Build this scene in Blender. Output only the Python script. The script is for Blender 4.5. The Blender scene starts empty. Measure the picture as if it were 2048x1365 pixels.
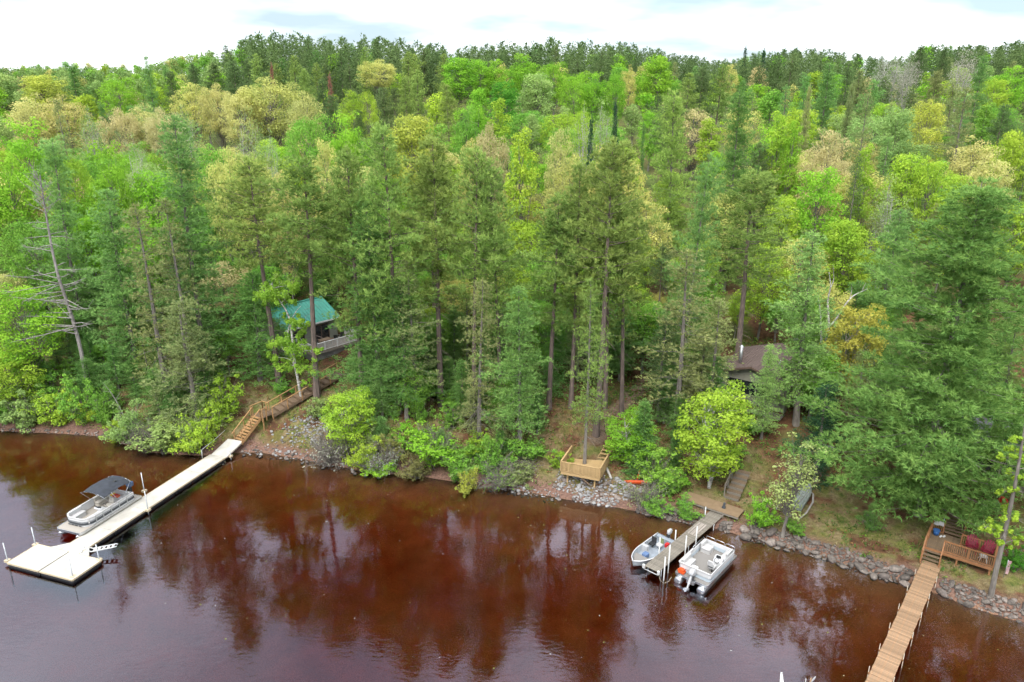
import bpy, math, random
import numpy as np
from mathutils import Vector, Matrix

# ------------------------------------------------------------------ scene, camera, light
sc = bpy.context.scene
COL = sc.collection
FPX, PITCH, CAMH = 1446.0, math.radians(18.3), 33.0
cam_d = bpy.data.cameras.new('camera'); cam = bpy.data.objects.new('camera', cam_d); COL.objects.link(cam)
cam.location = (0, 0, CAMH); cam.rotation_euler = (math.radians(90) - PITCH, 0, 0)
cam_d.sensor_width = 36; cam_d.lens = 36 * FPX / 2048; cam_d.clip_end = 6000; cam_d.clip_start = 0.5
sc.camera = cam
SUN_EL, SUN_AZ = math.radians(52), math.radians(205)      # azimuth clockwise from +Y
world = bpy.data.worlds.new('World'); sc.world = world; world.use_nodes = True
nt = world.node_tree; N = nt.nodes; L = nt.links; N.clear()
out = N.new('ShaderNodeOutputWorld'); bg = N.new('ShaderNodeBackground'); bg.inputs[1].default_value = 0.1
sky = N.new('ShaderNodeTexSky'); sky.sky_type = 'NISHITA'; sky.sun_disc = False
sky.sun_elevation = SUN_EL; sky.sun_rotation = SUN_AZ; sky.air_density = 1.0; sky.dust_density = 1.5
tc = N.new('ShaderNodeTexCoord'); sep = N.new('ShaderNodeSeparateXYZ'); L.new(tc.outputs['Generated'], sep.inputs[0])
def wm(op, a, b):
    n = N.new('ShaderNodeMath'); n.operation = op
    for i, v in enumerate((a, b)):
        if isinstance(v, (int, float)): n.inputs[i].default_value = v
        else: L.new(v, n.inputs[i])
    return n.outputs[0]
zz = wm('ADD', wm('MAXIMUM', sep.outputs[2], 0.0), 0.16)
comb = N.new('ShaderNodeCombineXYZ'); L.new(wm('DIVIDE', sep.outputs[0], zz), comb.inputs[0]); L.new(wm('DIVIDE', sep.outputs[1], zz), comb.inputs[1])
cn = N.new('ShaderNodeTexNoise'); cn.inputs['Scale'].default_value = 0.55; cn.inputs['Detail'].default_value = 5; cn.inputs['Roughness'].default_value = 0.5
L.new(comb.outputs[0], cn.inputs['Vector'])
ramp = N.new('ShaderNodeValToRGB'); ramp.color_ramp.elements[0].position = 0.40; ramp.color_ramp.elements[1].position = 0.64
ramp.color_ramp.elements[0].color = (0.15, 0.15, 0.15, 1)
L.new(cn.outputs[0], ramp.inputs[0])
# overcast cloud deck: three times brighter at the zenith than at the horizon (CIE overcast sky)
grad = wm('MULTIPLY', wm('ADD', 1.0, wm('MULTIPLY', wm('MAXIMUM', sep.outputs[2], 0.0), 2.0)), 1.0)
cc = N.new('ShaderNodeMixRGB'); cc.blend_type = 'MULTIPLY'; cc.inputs[0].default_value = 1; cc.inputs[1].default_value = (7.2, 7.4, 7.9, 1)
L.new(grad, cc.inputs[2])
mx = N.new('ShaderNodeMixRGB'); L.new(ramp.outputs[0], mx.inputs[0]); 
sk = N.new('ShaderNodeMixRGB'); sk.blend_type = 'MULTIPLY'; sk.inputs[0].default_value = 1; sk.inputs[2].default_value = (.44, .50, .56, 1); L.new(sky.outputs[0], sk.inputs[1]); L.new(sk.outputs[0], mx.inputs[1])
L.new(cc.outputs[0], mx.inputs[2])
L.new(mx.outputs[0], bg.inputs[0]); L.new(bg.outputs[0], out.inputs[0])
sun_d = bpy.data.lights.new('sun', 'SUN'); sun_d.energy = 1.3; sun_d.angle = math.radians(25); sun_d.color = (1, 0.96, 0.9)
sun = bpy.data.objects.new('sun', sun_d); COL.objects.link(sun)
sdir = Vector((math.sin(SUN_AZ) * math.cos(SUN_EL), math.cos(SUN_AZ) * math.cos(SUN_EL), math.sin(SUN_EL)))
sun.rotation_euler = sdir.to_track_quat('Z', 'Y').to_euler()
vs = sc.view_settings; vs.view_transform = 'Standard'; vs.look = 'None'; vs.gamma = 1; vs.exposure = 1.42; vs.use_curve_mapping = False
cy = sc.cycles; cy.max_bounces = 4; cy.diffuse_bounces = 2; cy.glossy_bounces = 2; cy.transmission_bounces = 3; cy.transparent_max_bounces = 8; cy.volume_bounces = 0
cy.use_denoising = True; cy.use_adaptive_sampling = True; cy.adaptive_threshold = 0.03; cy.caustics_reflective = False; cy.caustics_refractive = False
cy.sample_clamp_indirect = 6

# ------------------------------------------------------------------ pixel / terrain geometry
def ray(x, y):
    u = (x - 1024) / FPX; v = -(y - 682.5) / FPX
    return Vector((u, math.cos(PITCH) + v * math.sin(PITCH), -math.sin(PITCH) + v * math.cos(PITCH)))
def gp(x, y, z=0.0):
    d = ray(x, y); t = (z - CAMH) / d.z
    return Vector((d.x * t, d.y * t, z))
def at_dist(x, y, D):
    d = ray(x, y); t = D / d.y
    return Vector((d.x * t, D, CAMH + d.z * t))
def project(p):
    dy, dz = p[1], p[2] - CAMH
    dep = dy * math.cos(PITCH) - dz * math.sin(PITCH)
    up = dy * math.sin(PITCH) + dz * math.cos(PITCH)
    return 1024 + FPX * p[0] / dep, 682.5 - FPX * up / dep, dep
SHPX = [(-400,815),(-100,848),(0,862),(100,866),(200,873),(250,890),(300,905),(400,912),(480,905),(520,905),(600,918),(690,935),(760,948),(830,952),(930,968),(1000,975),(1060,985),(1130,1000),(1200,1010),(1260,1020),(1300,1030),(1370,1045),(1440,1060),(1480,1070),(1560,1090),(1640,1110),(1700,1130),(1760,1150),(1820,1165),(1870,1185),(1920,1205),(1980,1225),(2048,1245),(2150,1275)]
SH = np.array([(-2500., 420.), (-700., 180.), (-200., 98.)] + [tuple(gp(*p)[:2]) for p in SHPX] + [(60., 27.), (140., -10.), (700., -160.), (2500., -300.)])
def vnoise(x, y, seed=0):
    xi = np.floor(x).astype(np.int64); yi = np.floor(y).astype(np.int64); fx = x - xi; fy = y - yi
    fx = fx * fx * (3 - 2 * fx); fy = fy * fy * (3 - 2 * fy)
    def h(a, b):
        n = (a * 374761393 + b * 668265263 + seed * 1442695041) & 0xffffffff
        n = ((n ^ (n >> 13)) * 1274126177) & 0xffffffff
        return ((n ^ (n >> 16)) & 0xffff) / 65535.0
    return (h(xi, yi) * (1 - fx) + h(xi + 1, yi) * fx) * (1 - fy) + (h(xi, yi + 1) * (1 - fx) + h(xi + 1, yi + 1) * fx) * fy
def shore_d(X, Y):
    X = np.asarray(X, float); Y = np.asarray(Y, float)
    best = np.full(X.shape, 1e9)
    for i in range(len(SH) - 1):
        a, b = SH[i], SH[i + 1]; ab = b - a
        t = np.clip(((X - a[0]) * ab[0] + (Y - a[1]) * ab[1]) / (ab @ ab), 0, 1)
        best = np.minimum(best, np.hypot(X - a[0] - t * ab[0], Y - a[1] - t * ab[1]))
    return np.where(Y > np.interp(X, SH[:, 0], SH[:, 1]), best, -best)
LD, LZ = [-300, -40, -12, -3, 0, 1, 2.5, 5, 9, 14, 25, 40, 80, 400], [-3, -2.6, -1.7, -.6, 0, .2, 1.1, 2.5, 3.8, 5.0, 6.4, 7.2, 10, 12]
RD, RZ = [-300, -40, -12, -3, 0, .5, 1.8, 4, 8, 14, 25, 40, 80, 400], [-3, -2.6, -1.7, -.6, 0, .25, .55, .68, 1.3, 3.1, 5.2, 7, 10, 12]
def terrain(X, Y, d=None):
    X = np.asarray(X, float); Y = np.asarray(Y, float)
    if d is None: d = shore_d(X, Y)
    w = np.clip((X - 6) / 8, 0, 1)
    z = np.interp(d, LD, LZ) * (1 - w) + np.interp(d, RD, RZ) * w
    z = z + np.interp(Y, [90, 150, 210, 270, 330, 420, 600, 2000], [0, 5, 13, 21, 30, 33, 25, 20])
    amp = np.clip(np.abs(d) / 6, 0.08, 1)
    z = z + amp * ((vnoise(X / 5, Y / 5, 1) - .5) * .5 + (vnoise(X / 1.3, Y / 1.3, 2) - .5) * .16)
    far = np.clip((np.hypot(X, Y) - 100) / 100, 0, 1)
    return z + far * (vnoise(X / 60, Y / 60, 3) - .5) * 5
def tz(x, y): return float(terrain(np.array([x]), np.array([y]))[0])
_TT = np.arange(34, 150, .12)
def on_ground(px, py):
    d = ray(px, py); X, Y, Z = d.x * _TT, d.y * _TT, CAMH + d.z * _TT
    t = _TT[int(np.argmax(Z <= terrain(X, Y)))]
    return Vector((d.x * t, d.y * t, tz(d.x * t, d.y * t)))

# ------------------------------------------------------------------ materials
MATS = {}
def new_mat(name):
    m = bpy.data.materials.new(name); m.use_nodes = True; m.node_tree.nodes.clear(); MATS[name] = m
    return m, m.node_tree.nodes, m.node_tree.links
def surf(name, c1, c2=None, rough=0.6, metal=0.0, scale=8.0, stretch=(1, 1, 1), bump=0.0, objvar=0.0, spec=0.4):
    m, n, l = new_mat(name)
    o = n.new('ShaderNodeOutputMaterial'); p = n.new('ShaderNodeBsdfPrincipled'); l.new(p.outputs[0], o.inputs[0])
    p.inputs['Roughness'].default_value = rough; p.inputs['Metallic'].default_value = metal
    p.inputs['Specular IOR Level'].default_value = spec
    t = n.new('ShaderNodeTexCoord'); mp = n.new('ShaderNodeMapping'); mp.inputs['Scale'].default_value = stretch; l.new(t.outputs['Object'], mp.inputs[0])
    ns = n.new('ShaderNodeTexNoise'); ns.inputs['Scale'].default_value = scale; ns.inputs['Detail'].default_value = 4; l.new(mp.outputs[0], ns.inputs['Vector'])
    r = n.new('ShaderNodeValToRGB'); r.color_ramp.elements[0].position = .32; r.color_ramp.elements[1].position = .7
    c2 = c2 or tuple(v * .8 for v in c1)
    r.color_ramp.elements[0].color = (*c2, 1); r.color_ramp.elements[1].color = (*c1, 1); l.new(ns.outputs[0], r.inputs[0])
    col = r.outputs[0]
    if objvar:
        oi = n.new('ShaderNodeObjectInfo'); mr = n.new('ShaderNodeMapRange'); mr.inputs[3].default_value = 1 - objvar; mr.inputs[4].default_value = 1 + objvar
        l.new(oi.outputs['Random'], mr.inputs[0]); hv = n.new('ShaderNodeMixRGB'); hv.blend_type = 'MULTIPLY'; hv.inputs[0].default_value = 1
        l.new(col, hv.inputs[1]); l.new(mr.outputs[0], hv.inputs[2]); col = hv.outputs[0]
    l.new(col, p.inputs['Base Color'])
    if bump:
        b = n.new('ShaderNodeBump'); b.inputs['Strength'].default_value = bump; b.inputs['Distance'].default_value = .02; l.new(ns.outputs[0], b.inputs['Height']); l.new(b.outputs[0], p.inputs['Normal'])
    return m
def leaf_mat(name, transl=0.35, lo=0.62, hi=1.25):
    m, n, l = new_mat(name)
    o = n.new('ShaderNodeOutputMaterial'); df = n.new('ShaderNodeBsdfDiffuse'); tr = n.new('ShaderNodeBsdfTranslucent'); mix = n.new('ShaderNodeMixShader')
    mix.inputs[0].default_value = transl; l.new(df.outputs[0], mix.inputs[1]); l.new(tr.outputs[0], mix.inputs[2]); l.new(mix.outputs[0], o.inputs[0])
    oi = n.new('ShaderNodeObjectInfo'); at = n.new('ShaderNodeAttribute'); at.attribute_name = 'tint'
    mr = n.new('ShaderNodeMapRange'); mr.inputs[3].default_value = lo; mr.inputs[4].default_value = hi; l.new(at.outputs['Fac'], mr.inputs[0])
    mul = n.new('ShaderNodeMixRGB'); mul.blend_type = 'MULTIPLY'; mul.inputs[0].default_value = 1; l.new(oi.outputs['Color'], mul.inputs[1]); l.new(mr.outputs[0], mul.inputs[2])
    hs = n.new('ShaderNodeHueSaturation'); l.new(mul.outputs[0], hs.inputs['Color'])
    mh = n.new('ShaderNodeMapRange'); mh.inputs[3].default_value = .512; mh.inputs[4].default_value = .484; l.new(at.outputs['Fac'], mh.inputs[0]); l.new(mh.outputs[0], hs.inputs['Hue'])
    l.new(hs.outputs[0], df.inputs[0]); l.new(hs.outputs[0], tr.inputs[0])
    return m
def attr_mat(name, transl=0.25):
    m, n, l = new_mat(name)
    o = n.new('ShaderNodeOutputMaterial'); df = n.new('ShaderNodeBsdfDiffuse'); tr = n.new('ShaderNodeBsdfTranslucent'); mix = n.new('ShaderNodeMixShader')
    mix.inputs[0].default_value = transl; l.new(df.outputs[0], mix.inputs[1]); l.new(tr.outputs[0], mix.inputs[2]); l.new(mix.outputs[0], o.inputs[0])
    at = n.new('ShaderNodeAttribute'); at.attribute_name = 'col'; l.new(at.outputs['Color'], df.inputs[0]); l.new(at.outputs['Color'], tr.inputs[0])
    return m
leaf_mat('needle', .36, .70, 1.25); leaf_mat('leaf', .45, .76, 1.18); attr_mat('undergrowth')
surf('bark_pine', (.17, .125, .10), (.09, .07, .06), .95, scale=5, stretch=(1, 1, .25), bump=.6)
surf('bark_grey', (.20, .18, .15), (.11, .095, .08), .95, scale=5, stretch=(1, 1, .3), bump=.5)
surf('bark_birch', (0.527, 0.510, 0.459), (0.136, 0.119, 0.102), .8, scale=3.2, stretch=(1, 1, 2.6), bump=.2)
surf('bark_dead', (.25, .23, .21), (.15, .135, .12), .95, scale=6, stretch=(1, 1, .3), bump=.4)
surf('timber_new', (0.406, 0.281, 0.133), (0.312, 0.203, 0.086), .75, scale=6, stretch=(.4, 6, 6), objvar=.10)
surf('timber_honey', (0.367, 0.218, 0.094), (0.273, 0.148, 0.058), .75, scale=6, stretch=(.5, 6, 6), objvar=.12)
surf('timber_brown', (0.170, 0.111, 0.064), (0.102, 0.068, 0.043), .85, scale=6, stretch=(.5, 6, 6), objvar=.15)
surf('timber_cedar', (0.272, 0.129, 0.051), (0.190, 0.082, 0.034), .75, scale=5, stretch=(.5, 6, 6), objvar=.10)
surf('timber_orange', (.27, .155, .08), (.21, .145, .088), .75, scale=2.2, stretch=(.6, 3, 3), objvar=.24)
surf('timber_deck', (0.155, 0.102, 0.056), (0.112, 0.081, 0.053), .8, scale=4, stretch=(.5, 5, 5), objvar=.14)
surf('timber_grey', (0.191, 0.168, 0.132), (0.132, 0.115, 0.092), .85, scale=4, stretch=(.5, 5, 5), objvar=.16)
surf('timber_pale', (0.285, 0.248, 0.211), (0.223, 0.192, 0.161), .85, scale=4, stretch=(.5, 5, 5), objvar=.1)
surf('plywood', (0.211, 0.143, 0.081), (0.167, 0.112, 0.062), .8, scale=2)
surf('dock_plastic', (.46, .44, .385), (.335, .315, .27), .6, scale=1.1, bump=.1)
surf('dock_trim', (0.458, 0.386, 0.265), (0.394, 0.322, 0.208), .5)
surf('black_rubber', (.015, .016, .018), (.03, .03, .032), .55)
surf('white_gel', (0.539, 0.539, 0.531), (0.470, 0.470, 0.461), .3, scale=2, spec=.5)
surf('white_vinyl', (0.440, 0.432, 0.417), (0.365, 0.356, 0.342), .5, scale=3)
surf('cream_vinyl', (0.409, 0.383, 0.330), (0.343, 0.317, 0.271), .5, scale=3)
surf('pale_blue_panel', (0.409, 0.461, 0.491), (0.342, 0.395, 0.432), .35, scale=1.5)
surf('aluminium', (.55, .56, .56), (.40, .41, .42), .32, .9, scale=4)
surf('hull_grey', (0.294, 0.315, 0.329), (0.231, 0.252, 0.266), .45, .2, scale=3)
surf('hull_inner', (.25, .28, .31), (.17, .19, .21), .7, scale=3)
surf('carpet_grey', (0.203, 0.188, 0.169), (0.165, 0.154, 0.139), .95, scale=30)
surf('carpet_beige', (0.315, 0.285, 0.240), (0.255, 0.232, 0.195), .95, scale=30)
surf('canvas_black', (.035, .04, .05), (.022, .025, .03), .85, scale=3, bump=.2)
surf('black_plastic', (.02, .02, .022), (.035, .035, .035), .4)
surf('charcoal_panel', (.05, .055, .06), (.035, .04, .045), .4)
surf('cowl_blue', (.07, .11, .19), (.05, .07, .12), .3)
surf('cowl_white', (0.372, 0.378, 0.372), (0.310, 0.310, 0.310), .35)
surf('pvc_white', (0.436, 0.436, 0.422), (0.409, 0.409, 0.383), .45)
surf('galvanised', (.42, .43, .43), (.3, .31, .31), .45, .7, scale=6)
surf('rope', (.38, .33, .25), None, .95)
surf('roof_green', (.055, .27, .195), (.045, .21, .155), .5, scale=1.2, spec=.4)
surf('roof_brown', (.125, .085, .072), (.085, .06, .052), .9, scale=7, bump=.3)
surf('roof_grey', (.16, .155, .16), (.11, .105, .11), .9, scale=7, bump=.3)
surf('siding_olive', (.22, .215, .17), (.18, .175, .135), .85, scale=2)
surf('siding_sage', (0.216, 0.224, 0.176), (0.184, 0.192, 0.152), .85, scale=2)
surf('siding_dark', (.10, .095, .09), (.07, .065, .06), .85, scale=2)
surf('trim_brown', (.12, .08, .06), None, .7)
surf('trim_white', (.72, .70, .68), (.62, .60, .58), .5)
surf('concrete', (0.210, 0.203, 0.189), (0.154, 0.147, 0.140), .9, scale=3)
surf('glass_dark', (.012, .015, .017), (.02, .024, .026), .06, spec=.8)
surf('stone', (.185, .15, .125), (.09, .076, .066), .85, scale=2.5, bump=.5, objvar=.4)
surf('stone_pale', (0.254, 0.249, 0.237), (0.157, 0.152, 0.145), .8, scale=2.5, bump=.4, objvar=.3)
surf('stone_dark', (.135, .112, .092), (.06, .052, .045), .9, scale=2.5, bump=.6, objvar=.45)
surf('orange_plastic', (0.576, 0.080, 0.016), (0.480, 0.064, 0.012), .4)
surf('red_plastic', (.55, .02, .02), (.4, .015, .015), .45)
surf('maroon_plastic', (.20, .012, .03), (.14, .01, .022), .45)
surf('blue_plastic', (.03, .11, .30), (.02, .08, .22), .4)
surf('teal_fabric', (.03, .35, .27), None, .9)
surf('yellow_fabric', (.65, .42, .05), None, .9)
surf('green_fabric', (.20, .22, .10), (.10, .11, .05), .9, scale=20)
surf('pink_fabric', (0.434, 0.175, 0.196), (0.420, 0.364, 0.350), .9, scale=5, stretch=(1, 1, 9))
surf('blue_fabric', (.10, .16, .28), (.07, .11, .2), .9)
surf('boat_green', (0.252, 0.280, 0.245), (0.189, 0.210, 0.182), .55, scale=3)
surf('driftwood', (0.286, 0.260, 0.227), (0.195, 0.176, 0.156), .9, scale=5, stretch=(1, 1, .3))
surf('car_silver', (.45, .48, .49), None, .3, .4)
surf('car_white', (0.420, 0.432, 0.432), None, .3)

# ground: needle litter, dry grass, moss, gravel beach, lake bed
def ground_material():
    m, n, l = new_mat('ground')
    o = n.new('ShaderNodeOutputMaterial'); p = n.new('ShaderNodeBsdfPrincipled'); l.new(p.outputs[0], o.inputs[0]); p.inputs['Roughness'].default_value = .95; p.inputs['Specular IOR Level'].default_value = .15
    g = n.new('ShaderNodeNewGeometry')
    def noise(s, d=5):
        k = n.new('ShaderNodeTexNoise'); k.inputs['Scale'].default_value = s; k.inputs['Detail'].default_value = d; l.new(g.outputs['Position'], k.inputs['Vector']); return k.outputs[0]
    def rampn(src, a, b, ca, cb):
        r = n.new('ShaderNodeValToRGB'); r.color_ramp.elements[0].position = a; r.color_ramp.elements[1].position = b; r.color_ramp.elements[0].color = (*ca, 1); r.color_ramp.elements[1].color = (*cb, 1); l.new(src, r.inputs[0]); return r.outputs[0]
    def mixc(f, a, b):
        k = n.new('ShaderNodeMixRGB'); l.new(f, k.inputs[0]); l.new(a, k.inputs[1]); l.new(b, k.inputs[2]); return k.outputs[0]
    def attr(nm):
        a = n.new('ShaderNodeAttribute'); a.attribute_name = nm; return a.outputs['Fac']
    W, K = (1, 1, 1), (0, 0, 0)
    litter = rampn(noise(1.7), .3, .7, (.06, .032, .018), (.15, .076, .04))
    fine = rampn(noise(14, 3), .3, .75, (.6, .6, .6), (1.25, 1.2, 1.1))
    moss = rampn(noise(2.3), .3, .7, (.06, .085, .02), (.17, .17, .05))
    dry = rampn(noise(3.1), .3, .7, (.13, .095, .045), (.22, .18, .10))
    lawn = mixc(rampn(noise(.9), .42, .6, K, W), moss, dry)
    lawn = mixc(rampn(noise(.6, 3), .5, .62, K, W), lawn, litter)
    base = mixc(attr('lawn'), litter, lawn)
    fern = rampn(noise(.5), .3, .7, (.045, .075, .018), (.12, .16, .04))
    base = mixc(attr('fern'), base, fern)
    trail = rampn(noise(5), .3, .7, (.12, .085, .06), (.20, .145, .105))
    base = mixc(attr('path'), base, trail)
    gravel = rampn(noise(6), .3, .7, (.10, .058, .045), (.21, .128, .10))
    base = mixc(attr('beach'), base, gravel)
    bed = rampn(noise(.5), .3, .7, (.19, .105, .052), (.30, .17, .085))
    base = mixc(attr('bed'), base, bed)
    k = n.new('ShaderNodeMixRGB'); k.blend_type = 'MULTIPLY'; k.inputs[0].default_value = 1; l.new(base, k.inputs[1]); l.new(fine, k.inputs[2])
    l.new(k.outputs[0], p.inputs['Base Color'])
    b = n.new('ShaderNodeBump'); b.inputs['Strength'].default_value = .7; b.inputs['Distance'].default_value = .08; l.new(noise(7, 6), b.inputs['Height']); l.new(b.outputs[0], p.inputs['Normal'])
ground_material()

# water: Fresnel mirror over clear tea-brown water, the absorption does the colour
def water_material():
    m, n, l = new_mat('lake_water')
    o = n.new('ShaderNodeOutputMaterial'); gl = n.new('ShaderNodeBsdfGlossy'); gl.inputs['Roughness'].default_value = .02; gl.inputs['Color'].default_value = (.85, .91, 1, 1)
    tr = n.new('ShaderNodeBsdfTransparent'); mix = n.new('ShaderNodeMixShader'); fr = n.new('ShaderNodeFresnel'); fr.inputs['IOR'].default_value = 1.88
    l.new(fr.outputs[0], mix.inputs[0]); l.new(tr.outputs[0], mix.inputs[1]); l.new(gl.outputs[0], mix.inputs[2]); l.new(mix.outputs[0], o.inputs[0])
    g = n.new('ShaderNodeNewGeometry')
    def noise(s, st, d=3):
        mp = n.new('ShaderNodeMapping'); mp.inputs['Scale'].default_value = st; mp.inputs['Rotation'].default_value = (0, 0, .35); l.new(g.outputs['Position'], mp.inputs[0])
        k = n.new('ShaderNodeTexNoise'); k.inputs['Scale'].default_value = s; k.inputs['Detail'].default_value = d; k.inputs['Distortion'].default_value = .6; l.new(mp.outputs[0], k.inputs['Vector']); return k.outputs[0]
    def mth(op, a, b):
        k = n.new('ShaderNodeMath'); k.operation = op
        for i, v in enumerate((a, b)):
            if isinstance(v, (int, float)): k.inputs[i].default_value = v
            else: l.new(v, k.inputs[i])
        return k.outputs[0]
    patch = n.new('ShaderNodeMapRange'); patch.inputs[1].default_value = .35; patch.inputs[2].default_value = .65; patch.inputs[3].default_value = .25; patch.inputs[4].default_value = 1.3; l.new(noise(.09, (1, 1, 1), 2), patch.inputs[0])
    hgt = mth('ADD', mth('MULTIPLY', noise(.4, (1, 1.5, 1), 1), .8), mth('MULTIPLY', mth('MULTIPLY', noise(1.7, (1, 2.2, 1), 3), .55), patch.outputs[0]))
    b = n.new('ShaderNodeBump'); b.inputs['Strength'].default_value = 1; b.inputs['Distance'].default_value = .0135; l.new(hgt, b.inputs['Height'])
    l.new(b.outputs[0], gl.inputs['Normal']); l.new(b.outputs[0], fr.inputs['Normal'])
    va = n.new('ShaderNodeVolumeAbsorption'); va.inputs['Color'].default_value = (.83, .34, .09, 1); va.inputs['Density'].default_value = .95
    l.new(va.outputs[0], o.inputs['Volume'])
water_material()

# ------------------------------------------------------------------ mesh helpers
def mesh_np(name, V, T=None, Q=None, mat=None, smooth=False, attrs=None):
    V = np.asarray(V, np.float32).reshape(-1, 3)
    T = np.zeros((0, 3), np.int32) if T is None else np.asarray(T, np.int32).reshape(-1, 3)
    Q = np.zeros((0, 4), np.int32) if Q is None else np.asarray(Q, np.int32).reshape(-1, 4)
    me = bpy.data.meshes.new(name); me.vertices.add(len(V)); me.vertices.foreach_set('co', V.ravel())
    nl = T.size + Q.size; me.loops.add(nl); me.loops.foreach_set('vertex_index', np.concatenate([T.ravel(), Q.ravel()]))
    npoly = len(T) + len(Q); me.polygons.add(npoly)
    me.polygons.foreach_set('loop_start', np.concatenate([np.arange(len(T)) * 3, T.size + np.arange(len(Q)) * 4]).astype(np.int32))
    try: me.polygons.foreach_set('loop_total', np.concatenate([np.full(len(T), 3), np.full(len(Q), 4)]).astype(np.int32))
    except Exception: pass
    me.polygons.foreach_set('use_smooth', np.full(npoly, bool(smooth)))
    for k, a in (attrs or {}).items():
        a = np.asarray(a, np.float32)
        if a.ndim == 1: at = me.attributes.new(k, 'FLOAT', 'POINT'); at.data.foreach_set('value', a)
        else: at = me.attributes.new(k, 'FLOAT_COLOR', 'POINT'); at.data.foreach_set('color', a.ravel())
    me.update(calc_edges=True)
    if mat: me.materials.append(MATS[mat])
    return me
def link(name, data=None, parent=None, loc=None, rotz=None, rot=None, scale=None):
    o = bpy.data.objects.new(name, data); COL.objects.link(o)
    if parent: o.parent = parent
    if loc is not None: o.location = loc
    if rotz is not None: o.rotation_euler = (0, 0, rotz)
    if rot is not None: o.rotation_euler = rot
    if scale is not None: o.scale = scale if hasattr(scale, '__len__') else (scale,) * 3
    return o
def tag(o, label=None, cat=None, group=None, kind=None):
    for k, v in (('label', label), ('category', cat), ('group', group), ('kind', kind)):
        if v: o[k] = v
    return o
class MB:
    def __init__(s): s.v = []; s.t = []; s.q = []; s.n = 0
    def add(s, V, T=(), Q=()):
        V = np.asarray(V, float).reshape(-1, 3); s.v.append(V)
        if len(T): s.t.append(np.asarray(T, int).reshape(-1, 3) + s.n)
        if len(Q): s.q.append(np.asarray(Q, int).reshape(-1, 4) + s.n)
        s.n += len(V); return s
    def box(s, c, size, rot=None):
        x, y, z = (v / 2 for v in size)
        V = np.array([(-x,-y,-z),(x,-y,-z),(x,y,-z),(-x,y,-z),(-x,-y,z),(x,-y,z),(x,y,z),(-x,y,z)])
        if rot is not None:
            R = np.array(Matrix(rot) if not isinstance(rot, Matrix) else rot)[:3, :3]; V = V @ R.T
        return s.add(V + np.array(c), Q=[(0,3,2,1),(4,5,6,7),(0,1,5,4),(1,2,6,5),(2,3,7,6),(3,0,4,7)])
    def beam(s, a, b, w, h):
        a = Vector(a); b = Vector(b); d = (b - a); ln = d.length; d.normalize()
        up = Vector((0, 0, 1)) if abs(d.z) < .95 else Vector((0, 1, 0))
        sd = up.cross(d).normalized(); up = d.cross(sd)
        R = Matrix((d, sd, up)).transposed()
        return s.box((a + b) / 2, (ln, w, h), R)
    def tube(s, pts, r, n=6, cap=True):
        P = np.array([tuple(p) for p in pts], float); m = len(P); r = np.broadcast_to(np.asarray(r, float), (m,))
        tg = np.gradient(P, axis=0); tg /= np.linalg.norm(tg, axis=1)[:, None] + 1e-9
        ref = np.array([0, 0, 1.]) if abs(tg[:, 2]).mean() < .8 else np.array([1., 0, 0])
        sd = np.cross(tg, ref); sd /= np.linalg.norm(sd, axis=1)[:, None] + 1e-9; up = np.cross(sd, tg)
        a = np.arange(n) * 2 * math.pi / n
        V = P[:, None] + r[:, None, None] * (np.cos(a)[None, :, None] * sd[:, None] + np.sin(a)[None, :, None] * up[:, None])
        i = np.arange(m - 1)[:, None] * n; j = np.arange(n)[None]; k = (j + 1) % n
        Q = np.stack([i + j, i + k, i + n + k, i + n + j], -1).reshape(-1, 4)
        T = []
        V = V.reshape(-1, 3)
        if cap:
            V = np.vstack([V, P[0], P[-1]]); c0, c1 = m * n, m * n + 1
            T = [(c0, (q + 1) % n, q) for q in range(n)] + [(c1, (m - 1) * n + q, (m - 1) * n + (q + 1) % n) for q in range(n)]
        return s.add(V, T, Q)
    def prism(s, poly, z0, z1):
        k = len(poly); V = [(x, y, z0) for x, y in poly] + [(x, y, z1) for x, y in poly]
        V += [(sum(p[0] for p in poly) / k, sum(p[1] for p in poly) / k, z0), (sum(p[0] for p in poly) / k, sum(p[1] for p in poly) / k, z1)]
        Q = [(i, (i + 1) % k, k + (i + 1) % k, k + i) for i in range(k)]
        T = [((i + 1) % k, i, 2 * k) for i in range(k)] + [(k + i, k + (i + 1) % k, 2 * k + 1) for i in range(k)]
        return s.add(V, T, Q)
    def loft(s, rings, closed=False, caps=False):
        m, k = len(rings), len(rings[0]); V = np.array(rings, float).reshape(-1, 3)
        Q = [(i * k + j, i * k + (j + 1) % k, (i + 1) * k + (j + 1) % k, (i + 1) * k + j) for i in range(m - 1) for j in range(k if closed else k - 1)]
        T = []
        if caps and closed:
            V = np.vstack([V, V[:k].mean(0), V[-k:].mean(0)]); c0 = m * k
            T = [(c0, (j + 1) % k, j) for j in range(k)] + [(c0 + 1, (m - 1) * k + j, (m - 1) * k + (j + 1) % k) for j in range(k)]
        return s.add(V, T, Q)
    def wall(s, path, z0, z1, th, closed=False):
        """a wall of thickness th along a plan path"""
        P = np.array(path, float); m = len(P)
        if closed: tg = np.roll(P, -1, 0) - np.roll(P, 1, 0)
        else: tg = np.gradient(P, axis=0)
        tg /= np.linalg.norm(tg, axis=1)[:, None] + 1e-9; nr = np.stack([-tg[:, 1], tg[:, 0]], 1) * th / 2
        A, B = P + nr, P - nr
        rings = [[(A[i][0], A[i][1], z0), (A[i][0], A[i][1], z1), (B[i][0], B[i][1], z1), (B[i][0], B[i][1], z0)] for i in range(m)]
        if closed: rings.append(rings[0])
        return s.loft(rings, True, not closed)
    def mesh(s, name, mat, smooth=False):
        return mesh_np(name, np.vstack(s.v), np.vstack(s.t) if s.t else None, np.vstack(s.q) if s.q else None, mat, smooth)
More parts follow.
